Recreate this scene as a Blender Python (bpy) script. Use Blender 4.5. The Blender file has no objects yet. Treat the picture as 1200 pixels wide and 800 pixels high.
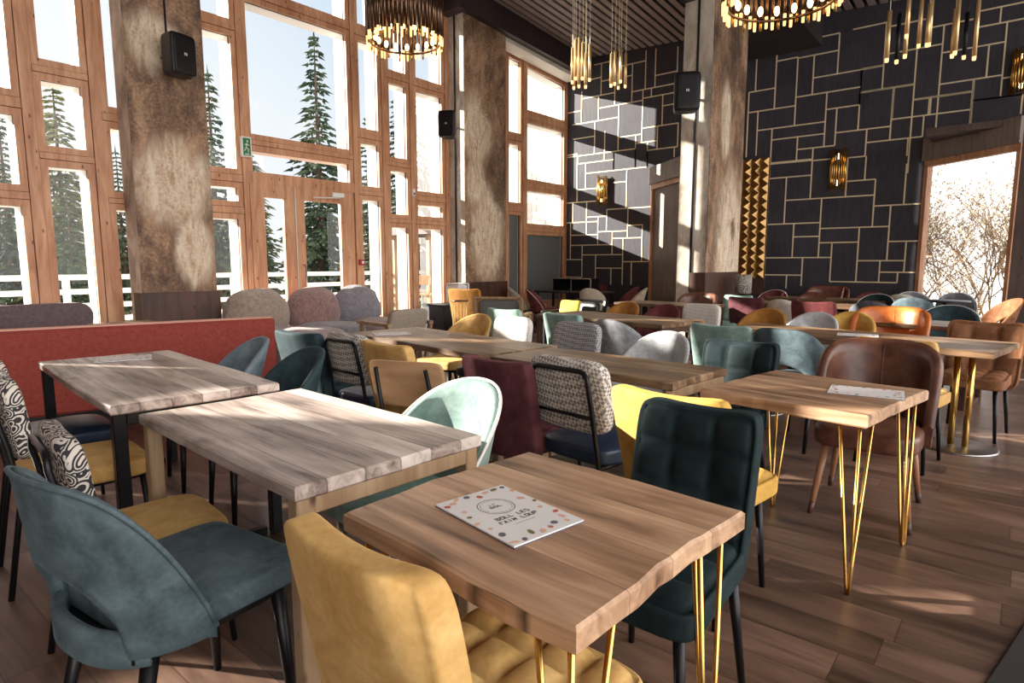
import bpy, math, random
from mathutils import Vector, Matrix
random.seed(7)
R = math.radians
PI = math.pi
SC = bpy.context.scene
COL = SC.collection
sin, cos = math.sin, math.cos

def rgb(h):
    h = h.lstrip('#')
    o = []
    for i in (0, 2, 4):
        c = int(h[i:i+2], 16) / 255
        o.append(c / 12.92 if c <= .04045 else ((c + .055) / 1.055) ** 2.4)
    return (*o, 1)

# ------------------------------------------------------------------ materials
class NT:
    def __init__(s, name):
        s.m = bpy.data.materials.new(name)
        s.m.use_nodes = True
        s.t = s.m.node_tree
        s.b = s.t.nodes['Principled BSDF']
        s.out = s.t.nodes['Material Output']
    def n(s, typ, **kw):
        nd = s.t.nodes.new(typ)
        for k, v in kw.items():
            if hasattr(nd, k) and k not in ('Scale',):
                setattr(nd, k, v)
            else:
                nd.inputs[k].default_value = v
        return nd
    def l(s, a, b): s.t.links.new(a, b)
    def math(s, op, a, b=None, c=None):
        nd = s.t.nodes.new('ShaderNodeMath'); nd.operation = op
        for i, v in enumerate((a, b, c)):
            if v is None: continue
            if isinstance(v, (int, float)): nd.inputs[i].default_value = v
            else: s.l(v, nd.inputs[i])
        return nd.outputs[0]
    def coord(s, scale=(1, 1, 1), off=None):
        tc = s.n('ShaderNodeTexCoord'); mp = s.n('ShaderNodeMapping')
        mp.inputs['Scale'].default_value = scale
        s.l(tc.outputs['Object'], mp.inputs['Vector'])
        if off is not None: s.l(off, mp.inputs['Location'])
        return mp.outputs[0]
    def noise(s, vec, scale=5, detail=4, rough=.55, dist=0):
        nd = s.n('ShaderNodeTexNoise')
        nd.inputs['Scale'].default_value = scale; nd.inputs['Detail'].default_value = detail
        nd.inputs['Roughness'].default_value = rough; nd.inputs['Distortion'].default_value = dist
        s.l(vec, nd.inputs['Vector'])
        return nd.outputs['Fac']
    def ramp(s, fac, stops):
        nd = s.n('ShaderNodeValToRGB')
        e = nd.color_ramp.elements
        while len(e) < len(stops): e.new(.5)
        for el, (p, c) in zip(e, stops):
            el.position = p; el.color = c if not isinstance(c, str) else rgb(c)
        s.l(fac, nd.inputs[0])
        return nd.outputs[0]
    def mix(s, fac, a, b, typ='MIX'):
        nd = s.n('ShaderNodeMix'); nd.data_type = 'RGBA'; nd.blend_type = typ
        for k, v in ((0, fac), (6, a), (7, b)):
            if isinstance(v, (int, float, tuple)): nd.inputs[k].default_value = v
            elif isinstance(v, str): nd.inputs[k].default_value = rgb(v)
            else: s.l(v, nd.inputs[k])
        return nd.outputs[2]
    def bump(s, h, strength=.3, dist=.01):
        nd = s.n('ShaderNodeBump'); nd.inputs['Strength'].default_value = strength
        nd.inputs['Distance'].default_value = dist
        s.l(h, nd.inputs['Height']); s.l(nd.outputs[0], s.b.inputs['Normal'])
    def set(s, **kw):
        for k, v in kw.items():
            k = k.replace('_', ' ')
            if isinstance(v, (int, float, tuple)): s.b.inputs[k].default_value = v
            elif isinstance(v, str): s.b.inputs[k].default_value = rgb(v)
            else: s.l(v, s.b.inputs[k])
        return s.m

def plain(name, col, rough=.5, metal=0, **kw):
    t = NT(name)
    return t.set(Base_Color=col, Roughness=rough, Metallic=metal, **kw)

def velvet(name, dark, light, sc=7):
    t = NT(name); v = t.coord()
    n1 = t.noise(v, sc, 3, .6, .8); n2 = t.noise(v, sc * 11, 2)
    f = t.math('ADD', t.math('MULTIPLY', n1, .8), t.math('MULTIPLY', n2, .2))
    t.bump(t.noise(v, 260, 1), .12, .002)
    return t.set(Base_Color=t.ramp(f, [(.33, dark), (.68, light)]), Roughness=.78, Sheen_Weight=.45,
                 Sheen_Roughness=.35, Sheen_Tint=rgb(light), Specular_IOR_Level=.25)

def leather(name, dark, light):
    t = NT(name); v = t.coord()
    n1 = t.noise(v, 9, 4, .6)
    t.bump(t.noise(v, 140, 2), .25, .003)
    return t.set(Base_Color=t.ramp(n1, [(.3, dark), (.7, light)]), Roughness=.36)

def wood(name, cols, plank=.13, sc=1.0, rough=.45, seam=.012, length=None, tint=.5, coat=0., bumpy=.25, knots=True):
    """boards running along local Y"""
    t = NT(name)
    tc = t.n('ShaderNodeTexCoord'); sp = t.n('ShaderNodeSeparateXYZ'); t.l(tc.outputs['Object'], sp.inputs[0])
    u = t.math('DIVIDE', sp.outputs[0], plank); idn = t.math('FLOOR', u); fr = t.math('FRACT', u)
    w = t.n('ShaderNodeTexWhiteNoise', noise_dimensions='1D'); t.l(idn, w.inputs['W'])
    edge = t.math('MULTIPLY', t.math('MINIMUM', fr, t.math('SUBTRACT', 1., fr)), plank)
    rnd = w.outputs['Value']
    yy = sp.outputs[1]
    if length:
        ys = t.math('ADD', t.math('DIVIDE', yy, length), t.math('MULTIPLY', rnd, 7.3))
        yi = t.math('FLOOR', ys); yf = t.math('FRACT', ys)
        e2 = t.math('MULTIPLY', t.math('MINIMUM', yf, t.math('SUBTRACT', 1., yf)), length)
        edge = t.math('MINIMUM', edge, e2)
        w2 = t.n('ShaderNodeTexWhiteNoise', noise_dimensions='2D'); cb = t.n('ShaderNodeCombineXYZ')
        t.l(idn, cb.inputs[0]); t.l(yi, cb.inputs[1]); t.l(cb.outputs[0], w2.inputs['Vector']); rnd = w2.outputs['Value']
    cb = t.n('ShaderNodeCombineXYZ')
    t.l(t.math('MULTIPLY', sp.outputs[0], 16 * sc), cb.inputs[0])
    t.l(t.math('ADD', t.math('MULTIPLY', yy, 1.5 * sc), t.math('MULTIPLY', rnd, 37.)), cb.inputs[1])
    t.l(t.math('MULTIPLY', sp.outputs[2], 16 * sc), cb.inputs[2])
    g1 = t.noise(cb.outputs[0], 1.0, 6, .62, .9)
    cb2 = t.n('ShaderNodeCombineXYZ')
    t.l(t.math('MULTIPLY', sp.outputs[0], 5.), cb2.inputs[0])
    t.l(t.math('ADD', t.math('MULTIPLY', yy, 1.9), t.math('MULTIPLY', rnd, 19.)), cb2.inputs[1])
    g2 = t.noise(cb2.outputs[0], 1.1, 3, .5, .4)
    f = t.math('ADD', t.math('MULTIPLY', g1, .62), t.math('MULTIPLY', g2, .38))
    f = t.math('ADD', f, t.math('MULTIPLY', t.math('SUBTRACT', rnd, .5), tint * .22))
    n = len(cols)
    base = t.ramp(f, [(.3 + .4 * i / (n - 1), c) for i, c in enumerate(cols)])
    if knots:
        vv = t.n('ShaderNodeTexVoronoi'); vv.inputs['Scale'].default_value = 1.0
        cb3 = t.n('ShaderNodeCombineXYZ'); t.l(t.math('MULTIPLY', sp.outputs[0], 5.5), cb3.inputs[0]); t.l(t.math('MULTIPLY', yy, 2.6), cb3.inputs[1])
        t.l(cb3.outputs[0], vv.inputs['Vector'])
        k = t.ramp(t.math('ADD', vv.outputs['Distance'], t.math('MULTIPLY', g1, .25)), [(.12, (0, 0, 0, 1)), (.32, (1, 1, 1, 1))])
        base = t.mix(.55, base, k, 'MULTIPLY')
    ln = t.ramp(edge, [(0, (0, 0, 0, 1)), (max(seam * .35, .001), (1, 1, 1, 1))]) if seam else None
    if ln is not None:
        nd = t.n('ShaderNodeMapRange'); nd.inputs['From Max'].default_value = seam * .5
        nd.inputs['To Min'].default_value = .25; t.l(edge, nd.inputs['Value'])
        base = t.mix(1., base, nd.outputs[0], 'MULTIPLY')
    t.bump(t.math('ADD', f, t.math('MULTIPLY', t.math('MINIMUM', edge, .01), 20.)), bumpy, .006)
    rr = t.n('ShaderNodeMapRange'); rr.inputs['To Min'].default_value = rough - .1; rr.inputs['To Max'].default_value = rough + .14
    t.l(g2, rr.inputs['Value'])
    return t.set(Base_Color=base, Roughness=rr.outputs[0], Coat_Weight=coat, Coat_Roughness=.3)

def pine(name, cols, rough=.5, sx=14., sz=1.6, kn=.8):
    t = NT(name); v = t.coord((sx, sx, sz))
    g = t.noise(v, 1., 5, .6, .7); v2 = t.coord((1, 1, 1)); g2 = t.noise(v2, 1.3, 2)
    vo = t.n('ShaderNodeTexVoronoi'); vo.inputs['Scale'].default_value = 1.; t.l(t.coord((9, 9, 4.5)), vo.inputs['Vector'])
    k = t.ramp(vo.outputs['Distance'], [(.05, '#5a3018'), (.14, (1, 1, 1, 1))])
    f = t.math('ADD', t.math('MULTIPLY', g, .65), t.math('MULTIPLY', g2, .35))
    base = t.mix(kn, t.ramp(f, [(.3, cols[0]), (.5, cols[1]), (.7, cols[2])]), k, 'MULTIPLY')
    return t.set(Base_Color=base, Roughness=rough)

M = {}
M['pine'] = pine('pine_timber', ('#a46b49', '#cb9570', '#e2b48e'))
M['pinedark'] = plain('pine_joint', '#5e3722', .7)
M['pale'] = plain('pale_paint', '#efeae2', .6)
M['floor'] = wood('floor_boards', ('#392a23', '#594439', '#73594b', '#8a6f5e'), .19, .7, .36, .006, 1.6, .9, knots=True)
M['oldtop'] = wood('reclaimed_board', ('#5c4d47', '#ad9c93', '#d5c7be', '#e6dcd4'), .125, 1., .42, .006, None, .9, bumpy=.5)
M['warmtop'] = wood('warm_slab', ('#5f4230', '#ab8568', '#d2ac8b', '#e4caae'), .17, .8, .4, .003, None, .6)
M['midtop'] = wood('brown_board', ('#3d2b20', '#71573f', '#9a7b5c', '#b59a7a'), .15, 1., .42, .005, None, .7, bumpy=.4)
M['oak'] = pine('oak_square', ('#7d5f46', '#a08365', '#bda485'), .5)
M['walnut'] = pine('walnut_board', ('#2c1c16', '#4a2f24', '#604034'), .5)
M['ply'] = pine('plywood', ('#a77c57', '#c49a74', '#d5b190'), .42, 1.5, 14., 0.)
M['legwood'] = pine('leg_wood', ('#6e4430', '#9a6a4c', '#b58766'), .45)
M['greywood'] = pine('grey_board', ('#6b5f58', '#85786f', '#9a8d83'), .6)
M['brownwall'] = pine('brown_board_wall', ('#3a2d29', '#51413b', '#63514a'), .6)
M['gold'] = plain('brass', '#d9ac62', .24, 1.)
M['brass2'] = plain('satin_brass', '#e6c48e', .33, .7)
M['antique'] = plain('antique_brass', '#a98655', .36, .92)
M['golddull'] = plain('brass_strip', '#f0dfba', .4, .25)
M['bronze'] = plain('dark_bronze', '#6a5242', .28, 1.)
M['black'] = plain('black_metal', '#17161a', .38, .4)
M['blackp'] = plain('black_plastic', '#1d1d22', .45)
M['chrome'] = plain('chrome', '#d8d8d8', .18, 1.)
M['steel'] = plain('brushed_steel', '#b9b9b8', .35, 1.)
M['white'] = plain('white_plastic', '#eceae6', .45)
M['darkceil'] = plain('dark_ceiling', '#a3948f', .6)
M['darkback'] = plain('ceiling_void', '#0d0c0d', .9)
M['beam'] = pine('dark_beam', ('#282023', '#382e31', '#463a3a'), .55)
M['red'] = velvet('red_fabric', '#8a3a31', '#9f4b41', 30)
M['redtrim'] = plain('pale_trim', '#d9a594', .6)
M['mauve'] = velvet('mauve_fabric', '#5f5256', '#76686c', 30)
M['teal'] = velvet('teal_velvet', '#38454b', '#62737a')
M['dkteal'] = velvet('dark_teal_velvet', '#1f3036', '#3b4e54')
M['dkgreen'] = velvet('dark_green_velvet', '#0c181b', '#1e2f32')
M['bluegrey'] = velvet('blue_grey_velvet', '#5a6b77', '#8796a0')
M['grey'] = velvet('grey_velvet', '#77787e', '#a3a4a9', 12)
M['ltgrey'] = velvet('light_grey_fabric', '#a3a5a9', '#c6c8ca', 24)
M['char'] = velvet('charcoal_velvet', '#4a4b52', '#686a72')
M['mint'] = velvet('mint_velvet', '#7d9f94', '#aac4b8')
M['sage'] = velvet('sage_velvet', '#66837f', '#9cb2ab')
M['yellow'] = velvet('mustard_velvet', '#b98c4c', '#dfba7c')
M['yellowb'] = velvet('bright_mustard_velvet', '#b98a3c', '#dab262')
M['ochre'] = velvet('ochre_velvet', '#8a5a24', '#b5813f')
M['burg'] = velvet('burgundy_velvet', '#4a242a', '#6a3d43')
M['maroon'] = velvet('maroon_velvet', '#4d2024', '#743a3a')
M['tan'] = velvet('tan_velvet', '#6d452d', '#9c6e4e')
M['brown'] = leather('brown_leather', '#4a2a21', '#7a5040')
M['brownr'] = leather('reddish_leather', '#542a22', '#7f4a3b')
M['orange'] = leather('orange_leather', '#b55a26', '#d8803f')
M['navy'] = leather('navy_leather', '#16243a', '#2c3f5a')
M['ivory'] = velvet('ivory_fabric', '#b7aea0', '#d6cfc2', 20)
M['beige'] = velvet('beige_fabric', '#8f8274', '#aa9d8e', 40)
M['greycloth'] = plain('grey_cloth', '#6e6d6c', .9)
M['cushion'] = velvet('lime_yellow_fabric', '#b8a53a', '#d4c15a', 20)
M['dknavy'] = plain('ink_blue_lacquer', '#23232d', .5)
M['paper'] = plain('menu_paper', '#e9e6e6', .55)
M['ink'] = plain('menu_ink', '#4a4346', .7)
M['fruit'] = plain('menu_red', '#c9695a', .7)
M['leafy'] = plain('menu_green', '#77764a', .7)
M['peach'] = plain('menu_peach', '#e3b79c', .7)
M['plum'] = plain('menu_plum', '#6d6570', .7)
M['green'] = plain('sign_green', '#1f7a48', .5)
M['alarm'] = plain('alarm_red', '#b03030', .45)
M['snow'] = plain('snow', '#e6e4e2', .9)
M['bark'] = plain('bark', '#4b3a2e', .9)
M['matblack'] = plain('dark_mat', '#2a2425', .85)

def fur(name, d, l):
    t = NT(name); v = t.coord()
    n = t.noise(v, 16, 5, .7, 1.2)
    t.bump(n, .9, .03)
    return t.set(Base_Color=t.ramp(n, [(.3, d), (.7, l)]), Roughness=.95, Sheen_Weight=.5, Sheen_Roughness=.6)
M['furpink'] = fur('pink_fur', '#7b5352', '#b08c86')
M['furbeige'] = fur('beige_fur', '#8a7466', '#bfae9f')
M['furgrey'] = fur('lilac_grey_fur', '#6a6673', '#9d99a5')
M['furmauve'] = fur('mauve_fur', '#7a6161', '#a68f8b')

def tweed(name, a, b, sc=75.):
    t = NT(name)
    vo = t.n('ShaderNodeTexChecker'); vo.inputs['Scale'].default_value = sc
    vo.inputs['Color1'].default_value = rgb(a); vo.inputs['Color2'].default_value = rgb(b)
    mp = t.coord(); rot = t.n('ShaderNodeVectorRotate'); rot.rotation_type = 'EULER_XYZ'
    rot.inputs['Rotation'].default_value = (R(45), R(20), R(30)); t.l(mp, rot.inputs['Vector'])
    t.l(rot.outputs[0], vo.inputs['Vector'])
    n = t.noise(mp, 60, 2)
    t.bump(vo.outputs['Fac'], .5, .003)
    return t.set(Base_Color=t.mix(t.math('MULTIPLY', n, .5), vo.outputs['Color'], a), Roughness=.9)
M['tweed'] = tweed('black_white_tweed', '#ddd6cd', '#4a4648', 66)
M['tweedg'] = tweed('grey_tweed', '#b5b3b4', '#5c5c62', 66)
M['tweedw'] = tweed('white_tweed', '#e0dbd4', '#c2bab1', 66)

def swirl():
    t = NT('swirl_pattern_fabric'); v = t.coord()
    nd = t.n('ShaderNodeTexNoise'); nd.inputs['Scale'].default_value = 7; nd.inputs['Detail'].default_value = 1
    t.l(v, nd.inputs['Vector'])
    vo = t.n('ShaderNodeTexVoronoi'); vo.inputs['Scale'].default_value = 19
    vm = t.n('ShaderNodeVectorMath'); vm.operation = 'MULTIPLY_ADD'
    t.l(nd.outputs['Color'], vm.inputs[0]); vm.inputs[1].default_value = (.16, .16, .16); t.l(v, vm.inputs[2])
    t.l(vm.outputs[0], vo.inputs['Vector'])
    s = t.math('SINE', t.math('MULTIPLY', vo.outputs['Distance'], 26.))
    return t.set(Base_Color=t.ramp(s, [(.16, '#2d2a2f'), (.30, '#cfc7bd')]), Roughness=.85)
M['swirl'] = swirl()

def panelblack():
    t = NT('black_stained_panel'); v = t.coord((9, 9, .9))
    g = t.noise(v, 3., 5, .7); g2 = t.noise(t.coord(), 1.4, 3)
    f = t.math('ADD', t.math('MULTIPLY', g, .6), t.math('MULTIPLY', g2, .4))
    t.bump(g, .2, .004)
    return t.set(Base_Color=t.ramp(f, [(.3, '#2c2a31'), (.7, '#48454d')]), Roughness=.55, Specular_IOR_Level=.35)
M['panel'] = panelblack()

def mural():
    """sepia cloudy wall print: soft pale drapery over brown ground"""
    t = NT('sepia_print'); v = t.coord((1, 1, .55))
    big = t.noise(v, .95, 3, .5, 2.2); mid = t.noise(v, 5, 5, .65, 1.); fine = t.noise(t.coord(), 28, 4, .7)
    f = t.math('ADD', t.math('ADD', t.math('MULTIPLY', big, .62), t.math('MULTIPLY', mid, .26)), t.math('MULTIPLY', fine, .16))
    return t.set(Base_Color=t.ramp(f, [(.40, '#5a4437'), (.45, '#866a52'), (.495, '#b0937a'), (.535, '#d2bca0'), (.62, '#e6d9c4')]), Roughness=.7)
def mural_forms(name, forms):
    """the same print with soft pale drapery shapes on it: (cx, cz, rx, rz, pale 1 or dark 0)"""
    t = NT(name); tc = t.n('ShaderNodeTexCoord'); sp = t.n('ShaderNodeSeparateXYZ'); t.l(tc.outputs['Object'], sp.inputs[0])
    v = t.coord((1, 1, .55))
    big = t.noise(v, .95, 3, .5, 2.2); mid = t.noise(v, 5, 5, .65, 1.); fine = t.noise(t.coord(), 28, 4, .7); fold = t.noise(t.coord((3, 3, .8)), 2.2, 4, .6, 2.)
    f = t.math('ADD', t.math('ADD', t.math('MULTIPLY', big, .4), t.math('MULTIPLY', mid, .34)), t.math('MULTIPLY', fine, .28))
    dark = t.ramp(f, [(.40, '#4a382f'), (.5, '#80644f'), (.57, '#ab8a6e'), (.66, '#cbab8c')])
    pale = t.ramp(t.math('ADD', t.math('MULTIPLY', fold, .62), t.math('MULTIPLY', fine, .38)), [(.34, '#9a7d63'), (.43, '#cdb194'), (.52, '#e6d4ba'), (.62, '#f2e7d4')])
    c = dark
    for cx, cz, rx, rz, p in forms:
        dx = t.math('DIVIDE', t.math('SUBTRACT', sp.outputs[0], cx), rx); dz = t.math('DIVIDE', t.math('SUBTRACT', sp.outputs[2], cz), rz)
        d = t.math('SQRT', t.math('ADD', t.math('MULTIPLY', dx, dx), t.math('MULTIPLY', dz, dz)))
        d = t.math('ADD', d, t.math('MULTIPLY', t.math('SUBTRACT', mid, .5), .9))
        m = t.ramp(t.math('ADD', d, t.math('MULTIPLY', t.math('SUBTRACT', fine, .5), .6)), [(.62, (.9, .9, .9, 1)), (1.12, (0, 0, 0, 1))])
        c = t.mix(m, c, pale if p else dark)
    return t.set(Base_Color=c, Roughness=.7)
M['mural_a'] = mural_forms('sepia_print_one', [(3.3, 4.0, .38, .42, 1), (3.45, 2.35, .55, .62, 1), (3.65, 1.5, .28, .55, 1), (3.15, 1.35, .22, .4, 0)])
M['mural_b'] = mural_forms('sepia_print_two', [(9.0, 3.9, .5, .75, 1), (9.35, 4.5, .32, .5, 0), (9.3, 1.9, .55, 1.05, 1), (8.95, 2.9, .3, .5, 1), (9.6, 2.9, .25, .5, 0)])
M['mural_c'] = mural_forms('sepia_print_three', [(10.5, 1.5, .72, 1.55, 1), (10.1, 3.6, .25, .7, 1), (10.6, 1.9, .12, .2, 0)])

def marble():
    t = NT('pale_plaster'); v = t.coord((1, 1, .6))
    f = t.math('ADD', t.math('MULTIPLY', t.noise(v, 1.4, 4, .6, 1.4), .7), t.math('MULTIPLY', t.noise(v, 9, 4, .7), .3))
    return t.set(Base_Color=t.ramp(f, [(.34, '#8b7c70'), (.46, '#b5a899'), (.6, '#d8d0c4')]), Roughness=.7)
M['marble'] = marble()

def glass(name, rough=0., tint=(1, 1, 1, 1), refl=.9):
    t = NT(name); t.t.nodes.remove(t.b)
    tr = t.n('ShaderNodeBsdfTransparent'); tr.inputs[0].default_value = tint
    gl = t.n('ShaderNodeBsdfGlossy'); gl.inputs['Roughness'].default_value = rough
    fr = t.n('ShaderNodeFresnel'); fr.inputs[0].default_value = 1.45
    mx = t.n('ShaderNodeMixShader')
    ge = t.n('ShaderNodeNewGeometry')
    front = t.math('SUBTRACT', 1., ge.outputs['Backfacing'])
    t.l(t.math('MULTIPLY', t.math('MULTIPLY', fr.outputs[0], front), refl), mx.inputs[0]); t.l(tr.outputs[0], mx.inputs[1]); t.l(gl.outputs[0], mx.inputs[2])
    t.l(mx.outputs[0], t.out.inputs[0])
    return t.m
M['glass'] = glass('window_glass')
M['glassr'] = glass('screen_glass', 0., (1, 1, 1, 1), 2.2)
def frosted():
    t = NT('smoked_film'); t.set(Base_Color='#6d6f72', Roughness=.35)
    return t.m
M['film'] = frosted()
def emit(name, col, s):
    t = NT(name)
    return t.set(Base_Color=col, Emission_Color=rgb(col), Emission_Strength=s)
M['glow'] = emit('lamp_glow', '#ffd9a0', 9.)
M['drop'] = emit('amber_glass_tip', '#ffcf8a', 1.6)
M['needle'] = None
def needle(name, a, b, s):
    t = NT(name); v = t.coord()
    n = t.noise(v, s, 3, .6)
    return t.set(Base_Color=t.ramp(n, [(.35, a), (.68, b)]), Roughness=.8, Specular_IOR_Level=.2)
M['needle'] = needle('fir_needles', '#1c2a22', '#4b5a42', 1.2)
M['needle2'] = needle('fir_needles_olive', '#333a26', '#7b7a55', 1.2)
M['twig'] = needle('bare_twigs', '#3a2a1e', '#8a6c4a', 4.)
M['dryleaf'] = needle('dry_leaves', '#86765e', '#d8ccb6', 5.)
M['hedge'] = needle('hedge_leaves', '#3c4a2c', '#7d8458', 6.)
M['whiteboard'] = plain('white_board', '#e4dfd8', .7)
SUN_E, SKY_S, EXPO = 18., 1., .12
BACK, BACK_FILL = (1, 1, 1), (5.2, 4.95, 4.7)
# ------------------------------------------------------------------ geometry
class G:
    def __init__(s): s.v = []; s.f = []; s.sm = []
    def face(s, idx, sm=False): s.f.append(idx); s.sm.append(sm)
    def box(s, x0, y0, z0, x1, y1, z1):
        b = len(s.v)
        s.v += [(x0, y0, z0), (x1, y0, z0), (x1, y1, z0), (x0, y1, z0), (x0, y0, z1), (x1, y0, z1), (x1, y1, z1), (x0, y1, z1)]
        for q in ((3, 2, 1, 0), (4, 5, 6, 7), (0, 1, 5, 4), (1, 2, 6, 5), (2, 3, 7, 6), (3, 0, 4, 7)):
            s.face([b + i for i in q])
        return s
    def hull8(s, p):
        """eight corners: bottom ring of four then top ring of four"""
        b = len(s.v); s.v += [tuple(q) for q in p]
        for q in ((3, 2, 1, 0), (4, 5, 6, 7), (0, 1, 5, 4), (1, 2, 6, 5), (2, 3, 7, 6), (3, 0, 4, 7)):
            s.face([b + i for i in q])
        return s
    def rbox(s, x0, y0, z0, x1, y1, z1, r=.006):
        """chamfered box"""
        X = ((x0, x0 + r), (x1, x1 - r)); Y = ((y0, y0 + r), (y1, y1 - r)); Z = ((z0, z0 + r), (z1, z1 - r))
        b = len(s.v); ix = {}
        for i in (0, 1):
            for j in (0, 1):
                for k in (0, 1):
                    for a in (0, 1, 2):
                        ix[i, j, k, a] = len(s.v)
                        s.v.append((X[i][a != 0], Y[j][a != 1], Z[k][a != 2]))
        def F(l, flip):
            s.face(l[::-1] if flip else l)
        for a in (0, 1, 2):
            for e in (0, 1):
                c = []
                for (u, w) in ((0, 0), (1, 0), (1, 1), (0, 1)):
                    t = [0, 0, 0]; t[a] = e; t[(a + 1) % 3] = u; t[(a + 2) % 3] = w
                    c.append(ix[t[0], t[1], t[2], a])
                F(c, e == 0)
        for a in (0, 1, 2):
            p, q = (a + 1) % 3, (a + 2) % 3
            for u in (0, 1):
                for w in (0, 1):
                    t0 = [0, 0, 0]; t0[p] = u; t0[q] = w; t1 = list(t0); t1[a] = 1
                    F([ix[(*t0, p)], ix[(*t1, p)], ix[(*t1, q)], ix[(*t0, q)]], (u == w))
        for i in (0, 1):
            for j in (0, 1):
                for k in (0, 1):
                    F([ix[i, j, k, 0], ix[i, j, k, 1], ix[i, j, k, 2]], (i + j + k) % 2 == 0)
        return s
    def tube(s, pts, r, n=8, caps=True, sq=False):
        pts = [Vector(p) for p in pts]
        m = len(pts); rr = r if isinstance(r, (list, tuple)) else [r] * m
        b = len(s.v); prev = None
        for i, p in enumerate(pts):
            a = pts[max(i - 1, 0)]; c = pts[min(i + 1, m - 1)]
            t = (c - a).normalized()
            if prev is None:
                u = t.orthogonal().normalized() if abs(t.z) < .9 else Vector((1, 0, 0)) - t * t.x
                u.normalize()
            else:
                u = (prev - t * prev.dot(t)).normalized()
            prev = u; w = t.cross(u)
            for k in range(n):
                an = 2 * PI * (k + (.5 if n == 4 else 0)) / n
                s.v.append(tuple(p + (u * cos(an) + w * sin(an)) * rr[i]))
        for i in range(m - 1):
            for k in range(n):
                s.face([b + i * n + k, b + i * n + (k + 1) % n, b + (i + 1) * n + (k + 1) % n, b + (i + 1) * n + k], n > 5)
        if caps:
            s.face([b + k for k in range(n)][::-1]); s.face([b + (m - 1) * n + k for k in range(n)])
        return s
    def rings(s, rs, close=False, caps=True, sm=True):
        n = len(rs[0]); b = len(s.v)
        for r in rs: s.v += [tuple(p) for p in r]
        m = len(rs)
        for i in range(m - 1 + (1 if close else 0)):
            i2 = (i + 1) % m
            for k in range(n):
                s.face([b + i * n + k, b + i * n + (k + 1) % n, b + i2 * n + (k + 1) % n, b + i2 * n + k], sm)
        if caps and not close:
            s.face([b + k for k in range(n)][::-1], False); s.face([b + (m - 1) * n + k for k in range(n)], False)
        return s
    def lathe(s, prof, n=20, cx=0, cy=0):
        return s.rings([[(cx + r * cos(2 * PI * k / n), cy + r * sin(2 * PI * k / n), z) for k in range(n)] for r, z in prof])
    def pad(s, hx, hy, hz, n=6., k=8, fn=None, loc=(0, 0, 0)):
        """rounded cushion: cube grid pulled onto a super-ellipsoid"""
        ix = {}; b0 = len(s.v)
        def vid(i, j, l):
            q = (i, j, l)
            if q not in ix:
                a, b, c = -1 + 2 * i / k, -1 + 2 * j / k, -1 + 2 * l / k
                d = (abs(a) ** n + abs(b) ** n + abs(c) ** n) ** (1 / n)
                x, y, z = a / d * hx, b / d * hy, c / d * hz
                if fn: x, y, z = fn(x, y, z, a, b, c)
                ix[q] = len(s.v); s.v.append((x + loc[0], y + loc[1], z + loc[2]))
            return ix[q]
        for u in range(k):
            for w in range(k):
                s.face([vid(u, w, k), vid(u + 1, w, k), vid(u + 1, w + 1, k), vid(u, w + 1, k)], True)
                s.face([vid(u, w + 1, 0), vid(u + 1, w + 1, 0), vid(u + 1, w, 0), vid(u, w, 0)], True)
                s.face([vid(u, 0, w), vid(u + 1, 0, w), vid(u + 1, 0, w + 1), vid(u, 0, w + 1)], True)
                s.face([vid(u, k, w + 1), vid(u + 1, k, w + 1), vid(u + 1, k, w), vid(u, k, w)], True)
                s.face([vid(0, u, w + 1), vid(0, u + 1, w + 1), vid(0, u + 1, w), vid(0, u, w)], True)
                s.face([vid(k, u, w), vid(k, u + 1, w), vid(k, u + 1, w + 1), vid(k, u, w + 1)], True)
        return s
    def mesh(s, name, m):
        me = bpy.data.meshes.new(name)
        me.from_pydata(s.v, [], s.f); me.update()
        me.polygons.foreach_set('use_smooth', s.sm)
        me.materials.append(M[m] if isinstance(m, str) else m)
        return me

def ob(name, g, m, parent=None, loc=None, rz=None):
    me = g.mesh(name, m) if isinstance(g, G) else g
    o = bpy.data.objects.new(name, me); COL.objects.link(o)
    if parent: o.parent = parent
    if loc: o.location = loc
    if rz: o.rotation_euler = (0, 0, rz)
    return o
def thing(name, label, cat, loc=(0, 0, 0), rz=0, group=None, sc=1):
    o = bpy.data.objects.new(name, None); COL.objects.link(o)
    o.empty_display_size = .1
    o.location = loc; o.rotation_euler = (0, 0, rz); o.scale = (sc,) * 3
    return tag(o, label, cat, group)
def tag(o, label, cat, group=None):
    o['label'] = label; o['category'] = cat
    if group: o['group'] = group
    return o
def struct(name, g, m, label=None, parent=None):
    o = ob(name, g, m, parent)
    if not parent: o['kind'] = 'structure'
    if label: o['label'] = label
    return o
def arc(cx, cy, r, a0, a1, n): return [(cx + r * cos(a0 + (a1 - a0) * i / n), cy + r * sin(a0 + (a1 - a0) * i / n)) for i in range(n + 1)]

CACHE = {}
def cm(key, fn, m):
    """cached mesh"""
    k = (key, m)
    if k not in CACHE: CACHE[k] = fn().mesh(key.split('|')[0], m)
    return CACHE[k]

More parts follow.
